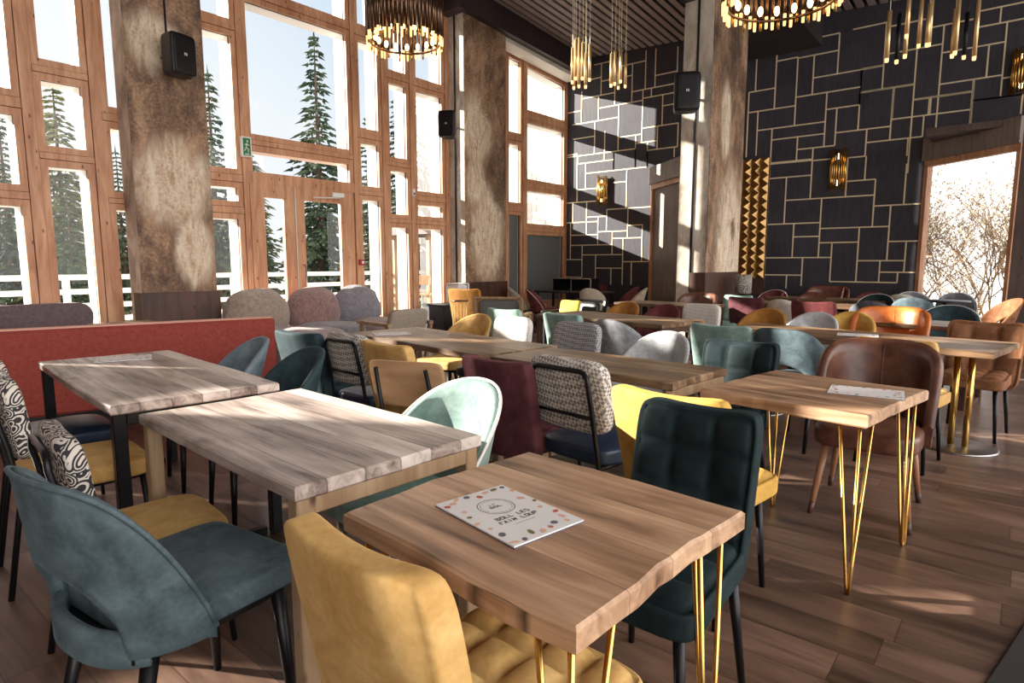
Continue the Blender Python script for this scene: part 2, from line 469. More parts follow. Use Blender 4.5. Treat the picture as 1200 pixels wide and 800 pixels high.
# ------------------------------------------------------------------ chairs (facing local +X, seat centre over the origin)
def sq(v, e): return math.copysign(abs(v) ** e, v)
def g_shell(a, b, A, H, zb, fl, lean, p, q, zs, hole, t=.032, n=44, m=9, se=1.):
    g = G(); rs = []
    for i in range(n + 1):
        u = -1 + 2 * i / n; ph = u * A
        zt = zs + (H - zs) * max(0., 1 - abs(u) ** p) ** q
        lo = zb
        if hole and abs(u) < hole[0]: lo = zb + hole[1] * math.sqrt(1 - (u / hole[0]) ** 2)
        lo = min(lo, zt - .02)
        def pt(z, k):
            f = 1 + fl * (z - .45)
            x = -sq(cos(ph), se) * (a - k) * f - lean * max(z - .45, 0); y = sq(sin(ph), se) * (b - k) * f
            return (x, y, z)
        ring = [pt(lo + (zt - lo) * j / m, 0) for j in range(m + 1)]
        ring.append(pt(zt + t * .35, t * .5))
        ring += [pt(lo + (zt - lo) * j / m, t) for j in range(m, -1, -1)]
        rs.append(ring)
    return g.rings(rs)
def g_rim(a, b, A, H, fl, lean, p, q, zs, t=.032, r=.006, se=1.):
    pts = []
    for i in range(61):
        u = -1 + 2 * i / 60; ph = u * A
        z = zs + (H - zs) * max(0., 1 - abs(u) ** p) ** q + t * .3
        f = 1 + fl * (z - .45)
        pts.append((-sq(cos(ph), se) * a * f - lean * max(z - .45, 0), sq(sin(ph), se) * b * f, z))
    return G().tube(pts, r, 6)
def legs(P, front, back, dx, dy, z, fx, bx, y, r0, r1, m, n=10, tip=None):
    for sx in (1, -1):
        for sy in (1, -1):
            x = front if sx > 0 else -back
            key = 'leg|%s' % ((x, sy * y, z, r0, r1, fx, bx, dy),)
            def f(x=x, sy=sy, sx=sx): return G().tube([(x, sy * y, z), (x + (fx if sx > 0 else -bx), sy * (y + dy), 0)], [r0, r1], n)
            o = ob('leg', cm(key, f, m), m, P)
            if tip:
                def ft(x=x, sy=sy, sx=sx):
                    e = Vector((x + (fx if sx > 0 else -bx), sy * (y + dy), 0)); s0 = Vector((x, sy * y, z)); d = s0 - e
                    return G().tube([e + d * .16, e], [r1 + (r0 - r1) * .16 + .0012, r1 + .0012], n)
                ob('leg_tip', cm('leg_tip|' + key, ft, tip), tip, o)

def seatpad(hx, hy, z0, z1, n=7., cx=0., dome=.012, taper=0., front=0.):
    hz = (z1 - z0) / 2
    def fn(x, y, z, a, b, c):
        if c > 0: z += dome * (1 - a * a) * (1 - b * b) * c
        y *= 1 + taper * x / hx
        return x + front * (1 - b * b) * (a > 0) * a, y, z
    return G().pad(hx, hy, hz, n, 12, fn, (cx, 0, (z0 + z1) / 2))

def c_shell(P, c, lm='black', hole=True, low=False, piping=None, wide=1., prof=(.30, .2, 2.1, .78, 1.7, 1.), tall=None):
    k = 'sh%d%d%.2f%s' % (hole, low, wide, (prof, tall))
    a, b, A, H = .25, .262 * wide, prof[4], (tall or (.80 if low else .86))
    fl, lean, p, q, A, se = prof; zs = .45 if se == 1 else .42
    ob('backrest', cm('backrest|' + k, lambda: g_shell(a, b, A, H, .41, fl, lean, p, q, zs, (.5, .2) if hole else None, se=se), c), c, P)
    if hole:
        ob('shell_band', cm('shell_band|' + k, lambda: g_shell(a * .97, b * .97, A * .62, .462, .385, fl, lean, 9., 1., .455, None, .03, 20, 3, se), c), c, P)
    if piping: ob('piping', cm('piping|' + k, lambda: g_rim(a, b, A, H, fl, lean, p, q, zs, r=.0065, se=se), piping), piping, P)
    ob('seat', cm('seat|' + k, lambda: seatpad(.225, .235 * wide, .415, .49, 9., .055), c), c, P)
    ob('seat_base', cm('seat_base|' + k, lambda: seatpad(.2, .2, .385, .425, 9., 0., 0), 'black'), 'black', P)
    legs(P, .21, .135, 0, .025, .395, .02, .09, .165, .021, .012, lm)

def c_quilt(P, c, lm='black', wt=.235, wb=.215, H=.87, curve=.5, back_only=False, cells=(4, 4), lean=.2):
    k = 'qu%.3f%.3f%.2f%.1f%d%.2f' % (wt, wb, H, curve, cells[0], lean)
    z0 = .36; hz = (H - z0) / 2; zc = (H + z0) / 2
    def back():
        def fn(x, y, z, a, b, cc):
            tz = (z + hz) / (2 * hz); w = wb + (wt - wb) * tz
            if a > .99:
                x += .022 * (abs(sin(PI * (b + 1) / 2 * cells[0])) * abs(sin(PI * (cc + 1) / 2 * cells[1]))) ** .4 - .008
            yy = y * w
            x += curve * yy * yy + .0
            zz = z + .02 * (b * b) * tz
            x -= lean * (zz + zc - .45)
            return x - .215, yy, zz
        return G().pad(.038, 1., hz, 9., 24, fn, (0, 0, zc))
    ob('backrest', cm('backrest|' + k, back, c), c, P)
    def seat():
        def fn(x, y, z, a, b, cc):
            if cc > .99: z += .026 * (abs(sin(PI * (b + 1) / 2 * cells[0])) * abs(sin(PI * (a + 1) / 2 * cells[0]))) ** .45 - .008
            return x, y * (1 + .08 * a), z
        return G().pad(.245, .225, .045, 8., 24, fn, (.03, 0, .445))
    ob('seat', cm('seat|' + k, seat, c), c, P)
    legs(P, .19, .17, 0, .03, .41, .02, .06, .17, .017, .011, lm)

def c_retro(P, back, seat, bw=.215, frame='black'):
    def fr():
        pts = [(-.30, -.2, 0), (-.235, -.19, .42), (-.262, -.178, .62)]
        pts += [(-.30 - .0, -.175 + .05 - .05 * cos(t), .80 + .05 * sin(t)) for t in (0, .5, 1.05, PI / 2)]
        pts += [(-.30, .175 - .05 + .05 * sin(t), .80 + .05 * cos(t)) for t in (0, .5, 1.05, PI / 2)]
        pts += [(-.262, .178, .62), (-.235, .19, .42), (-.30, .2, 0)]
        return G().tube(pts, .0115, 10)
    ob('back_frame', cm('back_frame|r', fr, frame), frame, P)
    ob('crossbar', cm('crossbar|r', lambda: G().tube([(-.266, -.178, .64), (-.266, .178, .64)], .009, 8), frame), frame, P)
    def bk():
        def fn(x, y, z, a, b, cc): return x + .25 * y * y - .13 * z, y, z
        return G().pad(.04, .232, .17, 5.5, 14, fn, (-.232, 0, .725))
    ob('backrest', cm('backrest|r', bk, back), back, P)
    ob('seat', cm('seat|r', lambda: seatpad(.235, .225, .40, .495, 5.5, .01, .016, .06), seat), seat, P)
    for sy in (1, -1):
        ob('leg', cm('leg|r%d' % sy, lambda: G().tube([(.2, sy * .17, .42), (.225, sy * .195, 0)], [.0125, .010], 10), frame), frame, P)
    ob('seat_rail', cm('seat_rail|r', lambda: G().tube([(-.235, .185, .40), (.2, .17, .40), (.2, -.17, .40), (-.235, -.185, .40)], .011, 8), frame), frame, P)

def c_tub(P, c, lm='legwood', wide=1., H=.88, seat=None, tip='walnut'):
    k = 'tub%.2f%.2f' % (wide, H)
    a, b, A = .27, .30 * wide, 1.72
    fl, lean, p, q, zs = .22, .12, 4.2, .55, .50
    def sh():
        g = g_shell(a, b, A, H, .40, fl, lean, p, q, zs, None, .05)
        return g
    ob('backrest', cm('backrest|' + k, sh, c), c, P)
    def seam():
        g = G()
        pts = []
        for i in range(9):
            z = .56 + (H - .575) * i / 8; f = 1 + fl * (z - .45)
            pts.append((-(a - .05) * f - lean * max(z - .45, 0) + .001, 0, z))
        return g.tube(pts, .0035, 6)
    ob('seam', cm('seam|' + k, seam, c), c, P)
    ob('seat', cm('seat|' + k, lambda: seatpad(.27, .265 * wide, .38, .51, 5., .04, .02, .0), seat or c), seat or c, P)
    legs(P, .20, .18, 0, .05, .40, .06, .09, .19 * wide, .022, .013, lm, 12, tip)

def c_ply(P, c='ply'):
    def bk():
        def fn(x, y, z, a, b, cc): return x + .35 * y * y - .28 * z, y, z
        return G().pad(.011, .21, .125, 9., 14, fn, (-.25, 0, .71))
    ob('backrest', cm('backrest|p', bk, c), c, P)
    ob('seat', cm('seat|p', lambda: seatpad(.21, .21, .435, .46, 7., 0, .0, .05), c), c, P)
    for sy in (1, -1):
        ob('leg', cm('leg|pb%d' % sy, lambda: G().tube([(-.315, sy * .14, .80), (-.20, sy * .16, .43), (-.25, sy * .19, 0)], .011, 8), 'black'), 'black', P)
        ob('leg', cm('leg|pf%d' % sy, lambda: G().tube([(.16, sy * .16, .44), (.2, sy * .19, 0)], .011, 8), 'black'), 'black', P)

CH = {}
def chair(kind, x, y, rz, label, sc=1., name=None, group=None, **kw):
    P = thing(name or {'shell': 'shell_chair', 'quilt': 'quilted_chair', 'retro': 'padded_frame_chair', 'tub': 'tub_chair', 'ply': 'plywood_chair'}[kind],
              label, 'chair', (x, y, 0), R(rz), group or {'shell': 'rounded velvet shell chairs', 'quilt': 'quilted velvet chairs', 'retro': 'padded chairs on metal frames', 'tub': 'leather tub chairs', 'ply': 'plywood chairs'}[kind], sc)
    {'shell': c_shell, 'quilt': c_quilt, 'retro': c_retro, 'tub': c_tub, 'ply': c_ply}[kind](P, **kw)
    return P
GOLD_H=[(5.30,3.98,4.35),(5.11,3.60,3.98),(5.09,2.92,3.60),(4.89,4.35,4.35),(4.63,3.98,4.47),(4.25,3.60,4.47),(3.89,3.07,4.28),(3.68,3.07,4.00),(4.40,2.53,3.60),(4.69,2.20,3.32),(5.38,2.92,3.21),(4.31,1.73,2.53),(4.10,2.53,3.07),(3.67,2.03,2.89),(3.78,0.93,2.03),(3.44,1.56,2.39),(3.45,3.25,3.53),(3.45,2.89,3.25),(3.25,3.25,4.00),(4.05,0.93,1.73),(3.91,0.30,0.93),(5.39,2.20,2.71),(5.31,1.64,2.20),(5.16,1.00,1.57),(5.26,0.39,0.96),(5.02,0.37,0.95),(4.87,1.38,2.20),(4.73,0.57,1.38),(4.70,2.20,2.53),(4.40,2.53,2.53),(4.30,1.73,2.53),(4.24,0.57,1.38),(4.06,0.93,1.73),(4.19,0.37,0.57),(3.91,0.30,0.92),(3.23,3.25,4.00),(3.22,2.92,3.25),(2.96,3.25,4.01),(3.21,2.39,2.66),(2.80,2.20,2.66),(2.53,2.20,3.69),(2.09,3.05,4.01),(1.84,3.05,3.51),(1.98,1.94,3.05),(2.34,1.44,2.20),(1.72,2.40,3.05),(1.45,2.83,4.01),(1.72,1.46,1.94),(1.39,1.67,2.40),(1.19,1.45,2.04),(1.12,3.32,4.01),(1.01,1.76,2.83),(5.82,7.62,8.02),(5.66,6.71,7.31),(5.52,7.82,8.13),(5.43,7.46,7.82),(5.42,7.03,7.20),(5.31,5.98,6.48),(5.07,5.98,7.03),(4.89,5.98,6.76),(4.66,5.98,6.29),(5.13,7.46,8.34),(4.85,6.76,7.88),(4.87,8.34,8.74),(4.58,7.35,8.59),(4.26,5.92,6.76),(4.25,7.97,8.56),(4.14,6.76,7.35),(3.96,6.39,6.91),(3.78,5.92,6.62),(3.85,6.91,8.78),(2.78,7.91,8.80),(2.57,6.50,7.61),(2.42,7.61,8.16),(2.31,7.84,8.77),(2.07,7.06,7.84),(1.91,6.69,7.45),(2.01,7.84,8.61),(1.77,7.45,8.61),(1.54,7.17,8.27),(1.43,8.27,8.78),(1.38,6.52,7.17),(1.23,7.17,7.89),(1.01,8.27,8.80),(2.19,6.69,7.06),(3.90,8.44,8.78),(3.67,7.46,8.43),(3.43,6.62,8.20),(3.07,7.91,8.43),(3.16,7.11,7.45)]
GOLD_V=[(4.35,4.63,5.30),(3.98,4.25,5.30),(3.60,3.89,5.11),(3.32,4.40,5.09),(2.92,4.69,5.38),(2.53,3.67,4.69),(3.07,3.45,4.40),(2.89,3.45,4.10),(2.03,3.44,4.30),(1.50,3.78,4.05),(1.56,3.44,3.78),(4.28,3.42,4.25),(4.00,3.25,3.89),(3.53,3.25,3.68),(2.39,3.21,3.67),(3.25,3.25,3.45),(0.93,3.49,4.24),(4.47,3.41,4.63),(1.76,3.15,3.44),(2.20,4.31,5.39),(2.53,4.10,4.69),(2.02,3.78,4.30),(1.73,2.86,4.87),(1.38,3.38,5.16),(1.48,3.78,4.05),(0.92,3.46,4.24),(0.77,4.24,4.73),(0.66,5.02,5.26),(0.57,3.91,5.02),(0.30,3.62,3.91),(3.69,2.09,2.96),(3.25,2.53,3.25),(2.66,2.53,3.21),(2.37,2.80,3.21),(2.20,1.98,2.80),(1.75,2.34,3.02),(1.94,1.39,2.34),(3.05,1.45,2.53),(3.51,1.45,2.09),(2.40,1.01,1.98),(2.83,1.01,1.72),(3.32,0.92,1.45),(3.59,0.86,1.12),(2.04,1.01,1.39),(1.76,1.01,1.19),(2.61,1.01,1.01),(1.67,1.19,1.72),(4.01,0.85,3.25),(7.82,5.13,5.82),(7.46,4.85,5.43),(7.03,4.85,5.66),(6.71,5.07,5.87),(6.48,5.07,5.86),(5.98,4.66,5.80),(6.56,4.89,5.07),(6.76,3.96,5.07),(6.29,4.26,4.89),(8.34,4.58,5.30),(7.88,4.58,5.13),(7.35,3.85,4.85),(7.97,3.85,4.58),(7.70,3.85,4.32),(6.91,3.43,4.14),(6.39,3.78,4.26),(6.62,3.43,3.96),(5.92,3.78,4.26),(5.99,3.57,3.78),(7.46,3.43,3.85),(8.43,3.67,3.85),(8.43,2.78,3.07),(8.55,2.31,2.78),(8.16,2.01,2.78),(7.84,1.77,2.42),(7.61,2.07,2.57),(7.45,1.54,2.07),(7.06,1.91,2.57),(7.17,0.86,1.91),(6.69,1.38,2.19),(8.61,1.43,2.31),(8.27,1.01,1.77),(7.89,0.84,1.54),(6.94,0.86,1.38),(7.47,0.85,1.23),(8.44,2.78,3.90),(8.20,3.07,3.67),(7.46,3.43,3.85),(7.11,2.57,3.43),(6.91,3.43,3.85),(6.62,3.43,3.78),(7.71,3.67,3.85)]
EXTRA = []
# ------------------------------------------------------------------ the room
XD, YW = 12.6, 8.8                     # black panelled wall, glazed wall
def zr(x): return 6.0 + .09 * (8.55 - x) if x > 0 else 6.77
def zc(x, y): return 5.6 + .05 * y + .08 * (XD - x)

g = G(); g.box(-6.2, -5, -.1, 12.8, 9.07, 0)
struct('floor', g, 'floor', 'worn brown timber floor boards of the dining room')

def timber_window(name, xa, xb, bays, label, film=()):
    root = G(); core = G(); back = G()
    yi0, yi1, yo = 8.785, 8.82, 9.07
    def fill(x0, x1, z0, z1a, z1b=None):
        if z1b is None: z1b = z1a
        for gg, a, b in ((back, yi0, yi1), (core, yi1, yo)):
            gg.hull8([(x0, a, z0), (x1, a, z0), (x1, b, z0), (x0, b, z0), (x0, a, z1a), (x1, a, z1b), (x1, b, z1b), (x0, b, z1a)])
    def board(x0, x1, z0, z1a, z1b=None, d=8.73):
        if z1b is None: z1b = z1a
        root.hull8([(x0, d, z0), (x1, d, z0), (x1, 8.79, z0), (x0, 8.79, z0), (x0, d, z1a), (x1, d, z1b), (x1, 8.79, z1b), (x0, 8.79, z1a)])
    W = .075
    edges = [xa] + [v for b in bays for v in b[:2]] + [xb]
    for i in range(0, len(edges), 2):
        x0, x1 = edges[i], edges[i + 1]
        fill(x0, x1, 0, zr(x0), zr(x1))
        a = x0 + (W + .006 if i else 0); c = x1 - (W + .006 if i + 2 < len(edges) else 0)
        if c - a > .02:
            m_ = (a + c) / 2
            if c - a > .2:
                board(a, m_ - .003, 0, zr(a), zr(m_)); board(m_ + .003, c, 0, zr(m_), zr(c))
            else: board(a, c, 0, zr(a), zr(c))
    panes = []
    for (x0, x1, ps) in bays:
        zp = 0.
        for k, (z0, z1) in enumerate(ps):
            if z0 - zp > .01 and not (k == 0 and z0 > 2.5):
                fill(x0, x1, zp, z0)
                a = zp + (W + .006 if k else 0)
                if z0 - W - .006 - a > .02: board(x0 - W, x1 + W, a, z0 - W - .006, d=8.735)
            top = k == len(ps) - 1
            z1a = z1b = z1
            if top:
                z1a = zr(x0) - (zr((x0 + x1) / 2) - z1); z1b = zr(x1) - (zr((x0 + x1) / 2) - z1)
            panes.append((x0, x1, z0, z1a, z1b))
            zp = z1
        x = (x0, x1)
        for gg, a, b in ((back, yi0, yi1), (core, yi1, yo)):
            gg.hull8([(x0, a, z1a), (x1, a, z1b), (x1, b, z1b), (x0, b, z1a), (x0, a, zr(x0)), (x1, a, zr(x1)), (x1, b, zr(x1)), (x0, b, zr(x0))])
        root.hull8([(x0 - W, 8.735, z1a + W + .006), (x1 + W, 8.735, z1b + W + .006), (x1 + W, 8.79, z1b + W + .006), (x0 - W, 8.79, z1a + W + .006),
                    (x0 - W, 8.735, zr(x0) + .02), (x1 + W, 8.735, zr(x1) + .02), (x1 + W, 8.79, zr(x1) + .02), (x0 - W, 8.79, zr(x0) + .02)])
    o = struct(name, root, 'pine', label)
    struct('window_joint', back, 'pinedark', None, o); struct('outer_reveal', core, 'pale', None, o)
    for i, (x0, x1, z0, z1a, z1b) in enumerate(panes):
        s = G()
        s.box(x0 - W, 8.748, z0 - W, x1 + W, 8.80, z0)
        s.hull8([(x0 - W, 8.748, z1a), (x1 + W, 8.748, z1b), (x1 + W, 8.80, z1b), (x0 - W, 8.80, z1a), (x0 - W, 8.748, z1a + W), (x1 + W, 8.748, z1b + W), (x1 + W, 8.80, z1b + W), (x0 - W, 8.80, z1a + W)])
        s.hull8([(x0 - W, 8.748, z0), (x0, 8.748, z0), (x0, 8.80, z0), (x0 - W, 8.80, z0), (x0 - W, 8.748, z1a), (x0, 8.748, z1a), (x0, 8.80, z1a), (x0 - W, 8.80, z1a)])
        s.hull8([(x1, 8.748, z0), (x1 + W, 8.748, z0), (x1 + W, 8.80, z0), (x1, 8.80, z0), (x1, 8.748, z1b), (x1 + W, 8.748, z1b), (x1 + W, 8.80, z1b), (x1, 8.80, z1b)])
        so = ob('sash', s, 'pine', o)
        p = G(); p.hull8([(x0 - .01, 8.835, z0 - .01), (x1 + .01, 8.835, z0 - .01), (x1 + .01, 8.843, z0 - .01), (x0 - .01, 8.843, z0 - .01), (x0 - .01, 8.835, z1a + .01), (x1 + .01, 8.835, z1b + .01), (x1 + .01, 8.843, z1b + .01), (x0 - .01, 8.843, z1a + .01)])
        ob('pane', p, 'film' if i in film else 'glass', so)
    return o

BA = [(.5, 1.98), (2.22, 2.97), (3.24, 4.45), (4.7, 6.1)]
BB = [(.5, 2.45), (2.68, 3.40), (3.63, 5.9)]
BC = [(.5, 2.0), (2.22, 2.98), (3.23, 5.0), (5.2, 6.2)]
timber_window('window_1', -.9, 3.45, [(-.75, -.35, BA), (-.08, .3, BC), (.6, 1.15, BB), (1.45, 1.95, BA), (2.23, 2.62, BB), (2.89, 3.3, BC)],
              'pine framed windows of staggered panes behind the mauve bench')
timber_window('window_2', 3.45, 7.08, [(3.95, 4.45, [(.27, 1.97), (2.22, 2.41), (2.67, 4.46), (4.68, 6.2)]),
              (4.69, 6.36, [(2.65, 2.96), (3.19, 4.99), (5.21, 5.95)]),
              (6.60, 6.97, [(.39, 2.41), (2.64, 3.34), (3.58, 4.96), (5.22, 5.9)])],
              'pine framed windows with one very large pane over the glazed doors')
timber_window('window_3', 7.08, 9.3, [(7.22, 7.60, [(.46, 1.98), (2.21, 2.96), (3.19, 4.43), (4.65, 5.72)]),
              (7.84, 8.47, [(.40, 1.98), (2.21, 2.41), (2.66, 4.42), (4.65, 5.75)])],
              'pine framed windows of two narrow bays between doors and column')
timber_window('window_4', 9.3, 12.6, [(10.45, 10.84, [(.65, 2.39), (2.66, 3.88), (4.13, 5.62)]),
              (11.08, 12.48, [(.48, 1.98), (2.23, 2.95), (3.20, 4.41), (4.68, 5.52)])],
              'pine framed windows with smoked lower panes in the far corner', film=(0, 3))
WEST = [(-5.7, -5.3, [(.5, 1.98), (2.22, 2.97)]), (-4.5, -4.18, [(.6, 1.9), (3.65, 4.3)]), (-3.45, -3.05, [(.6, 1.9), (2.4, 2.75)]), (-2.8, -2.0, [(.4, 1.4), (2.9, 4.0)]), (-1.72, -1.52, [(2.75, 3.9)]), (-1.25, -1.08, [(2.6, 3.9)])]  # bays out of view, openings laid out to shape the sun patches indoors
timber_window('window_unseen_5', -6.0, -.9, WEST, 'unseen run of pine framed windows, openings set to shape the sun patches')

hd = struct('trim_2', G().box(4.61, 8.735, 2.5, 6.44, 9.05, 2.66), 'pine', 'pine head board over the two glazed door leaves')
def door(name, x0, x1, px0, px1, label):
    s = G(); y0, y1 = 8.745, 8.815; zt, pz0, pz1 = 2.5, .28, 2.31
    s.box(x0, y0, .01, px0, y1, zt); s.box(px1, y0, .01, x1, y1, zt); s.box(px0, y0, .01, px1, y1, pz0); s.box(px0, y0, pz1, px1, y1, zt)
    o = struct(name, s, 'pine', label)
    ob('pane', G().box(px0, 8.775, pz0, px1, 8.785, pz1), 'glass', o)
    return o
d1 = door('door_1', 4.625, 5.335, 4.84, 5.15, 'narrow glazed pine door leaf beside the wide leaf')
d2 = door('door_2', 5.345, 6.42, 5.50, 6.16, 'wide glazed pine door leaf with closer and steel pull')
ob('handle', G().tube([(5.44, 8.74, 1.32), (5.44, 8.68, 1.32), (5.44, 8.68, .62), (5.44, 8.74, .62)], .012, 8), 'steel', d2)
ob('door_closer', G().rbox(5.98, 8.68, 2.40, 6.2, 8.745, 2.47).tube([(6.1, 8.66, 2.39), (5.62, 8.68, 2.36)], .011, 6), 'white', d2)
ob('weather_strip', G().box(5.333, 8.735, .02, 5.347, 8.75, 2.5), 'steel', d1)

# black panelled wall with brass strips
g = G()
g.box(XD, 1.5, 0, XD + .25, 9.07, 6.4); g.box(XD, -5, 3.4, XD + .25, 1.5, 6.4)
wall = struct('wall_right', g, 'panel', 'black stained panel wall with an irregular grid of brass strips')
g = G(); w = .0112
for z, a, b in GOLD_H:
    if b - a > .06: g.box(XD - .009, a, z - w, XD + .01, b, z + w)
for y, a, b in GOLD_V:
    if b - a > .06: g.box(XD - .008, y - w, a, XD + .01, y + w, b)
for y0, z0, y1, z1 in EXTRA: g.box(XD - .008, y0 - w, z0 - w, XD + .01, y1 + w, z1 + w)
struct('brass_strips', g, 'golddull', 'brass strips', wall)
g = G(); g.box(-6.2, -5, 0, -6, 9.07, 7.2)
struct('wall_left_added', g, 'greywood')  # added out of view to keep the sun off the foreground

# angled timber screens in front of that wall
def screen(name, y0, L, glazed, label):
    d = Vector((-.64, -.77)).normalized(); nn = Vector((-d.y, d.x)) * -1
    if nn.x > 0: nn = -nn
    def P(s, off, z): return (XD + d.x * s + nn.x * off, y0 + d.y * s + nn.y * off, z)
    def slab(g, s0, s1, z0, z1, o0, o1):
        g.hull8([P(s0, o0, z0), P(s1, o0, z0), P(s1, o1, z0), P(s0, o1, z0), P(s0, o0, z1), P(s1, o0, z1), P(s1, o1, z1), P(s0, o1, z1)])
    g = G(); slab(g, 0, L, 3.03, 3.40, -.2, .06)
    o = struct(name, g, 'greywood', label)
    f = G(); slab(f, .02, .1, 0, 2.98, -.08, .02); slab(f, L - .06, L, 0, 2.98, -.08, .02); slab(f, .02, L, 2.93, 3.03, -.08, .02); slab(f, .1, L - .06, 0, .12, -.08, .02)
    ob('window_frame', f, 'pine', o)
    p = G(); slab(p, .1, L - .06, .12, 2.93, -.035, -.028)
    ob('pane', p, 'glassr' if glazed else 'greywood', o)
    return P(L, 0, 0), o
e1, _ = screen('window_6', 1.5, 1.66, True, 'slanted glazed entrance screen under a grey board header')
e2, _ = screen('wall_partition', 6.5, 1.5, False, 'slanted grey board screen left of the free standing column')
g = G(); g.box(e1[0], -5, 0, e1[0] + .12, e1[1] + .02, 3.4); g.box(e1[0] + .12, -5, 3.3, XD, 1.4, 3.4)
struct('wall_front', g, 'brownwall', 'brown board wall beside the slanted entrance screen')
g = G(); g.box(e2[0], 4.95, 0, e2[0] + .1, e2[1] + .02, 3.4); g.box(e2[0], 4.9, 0, XD, 5.0, 3.4)
struct('wall_back', g, 'brownwall')

# ceiling of dark slats, beams
g = G()
def cslab(g, x0, x1, y0, y1, dz0, dz1, n=1):
    g.hull8([(x0, y0, zc(x0, y0) + dz0), (x1, y0, zc(x1, y0) + dz0), (x1, y1, zc(x1, y1) + dz0), (x0, y1, zc(x0, y1) + dz0),
             (x0, y0, zc(x0, y0) + dz1), (x1, y0, zc(x1, y0) + dz1), (x1, y1, zc(x1, y1) + dz1), (x0, y1, zc(x0, y1) + dz1)])
y = -5.
while y < 8.7:
    cslab(g, -6.1, XD, y, y + .112, 0, .03); y += .18
ce = struct('ceiling', g, 'darkceil', 'dark slatted timber ceiling')
g = G(); cslab(g, -6.2, XD + .25, -5, 9.07, .1, .3)
struct('ceiling_void', g, 'darkback', None, ce)
def beamx(name, x0, x1, y0, y1, f0, label=None, m='beam'):
    g = G()
    g.hull8([(x0, y0, f0(x0)), (x1, y0, f0(x1)), (x1, y1, f0(x1)), (x0, y1, f0(x0)), (x0, y0, zc(x0, y0) + .05), (x1, y0, zc(x1, y0) + .05), (x1, y1, zc(x1, y1) + .05), (x0, y1, zc(x0, y1) + .05)])
    return struct(name, g, m, label)
beamx('beam', 8.45, XD, 8.2, 9.07, lambda x: 5.885 - .068 * (x - 8.6), 'dark beam over the far glazed wall')
beamx('beam', -6.2, 8.45, 8.72, 9.07, lambda x: zr(x), 'dark edge beam above the tall windows')
beamx('beam', 6.0, XD, 3.2, 4.45, lambda x: 5.22 + .03 * (XD - x), 'wide dark beam above the free standing column')
g = G()
g.hull8([(9.9, 8.36, 5.72), (12.5, 8.36, 5.54), (12.5, 8.7, 5.54), (9.9, 8.7, 5.72), (9.9, 8.36, 5.80), (12.5, 8.36, 5.62), (12.5, 8.7, 5.62), (9.9, 8.7, 5.80)])
struct('trim_1', g, 'pale', 'pale blind box under the dark beam')

# printed columns
def column(x0, y0, w, d, zb, label, lab2, print_, mat2='marble'):
    h = zc(x0, y0) + .05
    g = G().box(x0, y0, 0, x0 + w, y0 + d, h)
    o = struct('column', g, mat2, label)
    ob('mural_panel', G().box(x0 + .004, y0 - .012, zb, x0 + w - .004, y0 + .002, h - .02), print_, o)['label'] = lab2
    ob('base_panel', G().rbox(x0 - .03, y0 - .03, 0, x0 + w + .03, y0 + d * .5, zb, .004), 'walnut', o)
    ob('cable', G().tube([(x0 - .012, y0 + d * .5, .9 if x0 > 5 else 4.1), (x0 - .012, y0 + d * .5, h)] if x0 > 5 else [(x0 + w * .52, y0 - .025, 4.1), (x0 + w * .52, y0 - .025, h)], .012 if x0 < 5 else .018, 6), 'blackp', o)
    return o
column(2.98, 8.40, .93, .34, .98, 'sepia printed column in front of the windows, behind the red bench', 'sepia print', 'mural_a')
column(8.65, 8.34, 1.2, .44, .98, 'sepia printed column between the narrow bays and the corner windows', 'sepia print', 'mural_b')
column(9.5, 3.94, 1.42, .47, 1.2, 'free standing printed column, its narrow side in full sun', 'sepia print', 'mural_c')

# ------------------------------------------------------------------ outside
g = G(); g.box(-40, 9.07, -.45, 60, 90, -.3); g.box(12.86, -60, -.45, 60, 9.07, -.3); g.box(-60, -60, -.45, 12.86, -5.05, -.3)
struct('ground', g, 'snow', 'snowy ground outside the windows')
g = G(); g.box(-8, 9.07, -.3, 14.4, 14.2, -.06)
struct('terrace_floor', g, 'greywood', 'weathered terrace deck')
tr = thing('terrace_railing', 'white horizontal railing along the terrace outside', 'railing', (3, 13.9, -.06))
for x in [-9 + 1.6 * i for i in range(13)]:
    ob('post', G().box(x, -.05, 0, x + .1, .05, 1.15), 'white', tr)
for z in (.28, .55, .82, 1.09):
    ob('rail', G().box(-9.1, -.075, z, 10.4, -.05, z + .1), 'white', tr)
g = G()
for i in range(40): g.rbox(14.6, 9.5 + .17 * i, 2.0, 14.66, 9.5 + .17 * i + .158, 7.2, .006)
g.box(14.66, 9.5, -.3, 14.8, 16.3, 7.2)
wg = struct('wall_exterior', g, 'whiteboard', 'white vertical boarding of the next wing outside the corner windows')
def spindle(g, a, b, r):
    a = Vector(a); b = Vector(b); d = b - a; u = d.orthogonal().normalized(); w = d.normalized().cross(u); m = a + d * .4
    i = len(g.v); g.v += [tuple(a), tuple(b)] + [tuple(m + (u * cos(t) + w * sin(t)) * r) for t in (0, 2.09, 4.19)]
    for k in range(3):
        g.f += [[i, i + 2 + k, i + 2 + (k + 1) % 3], [i + 1, i + 2 + (k + 1) % 3, i + 2 + k]]; g.sm += [False, False]
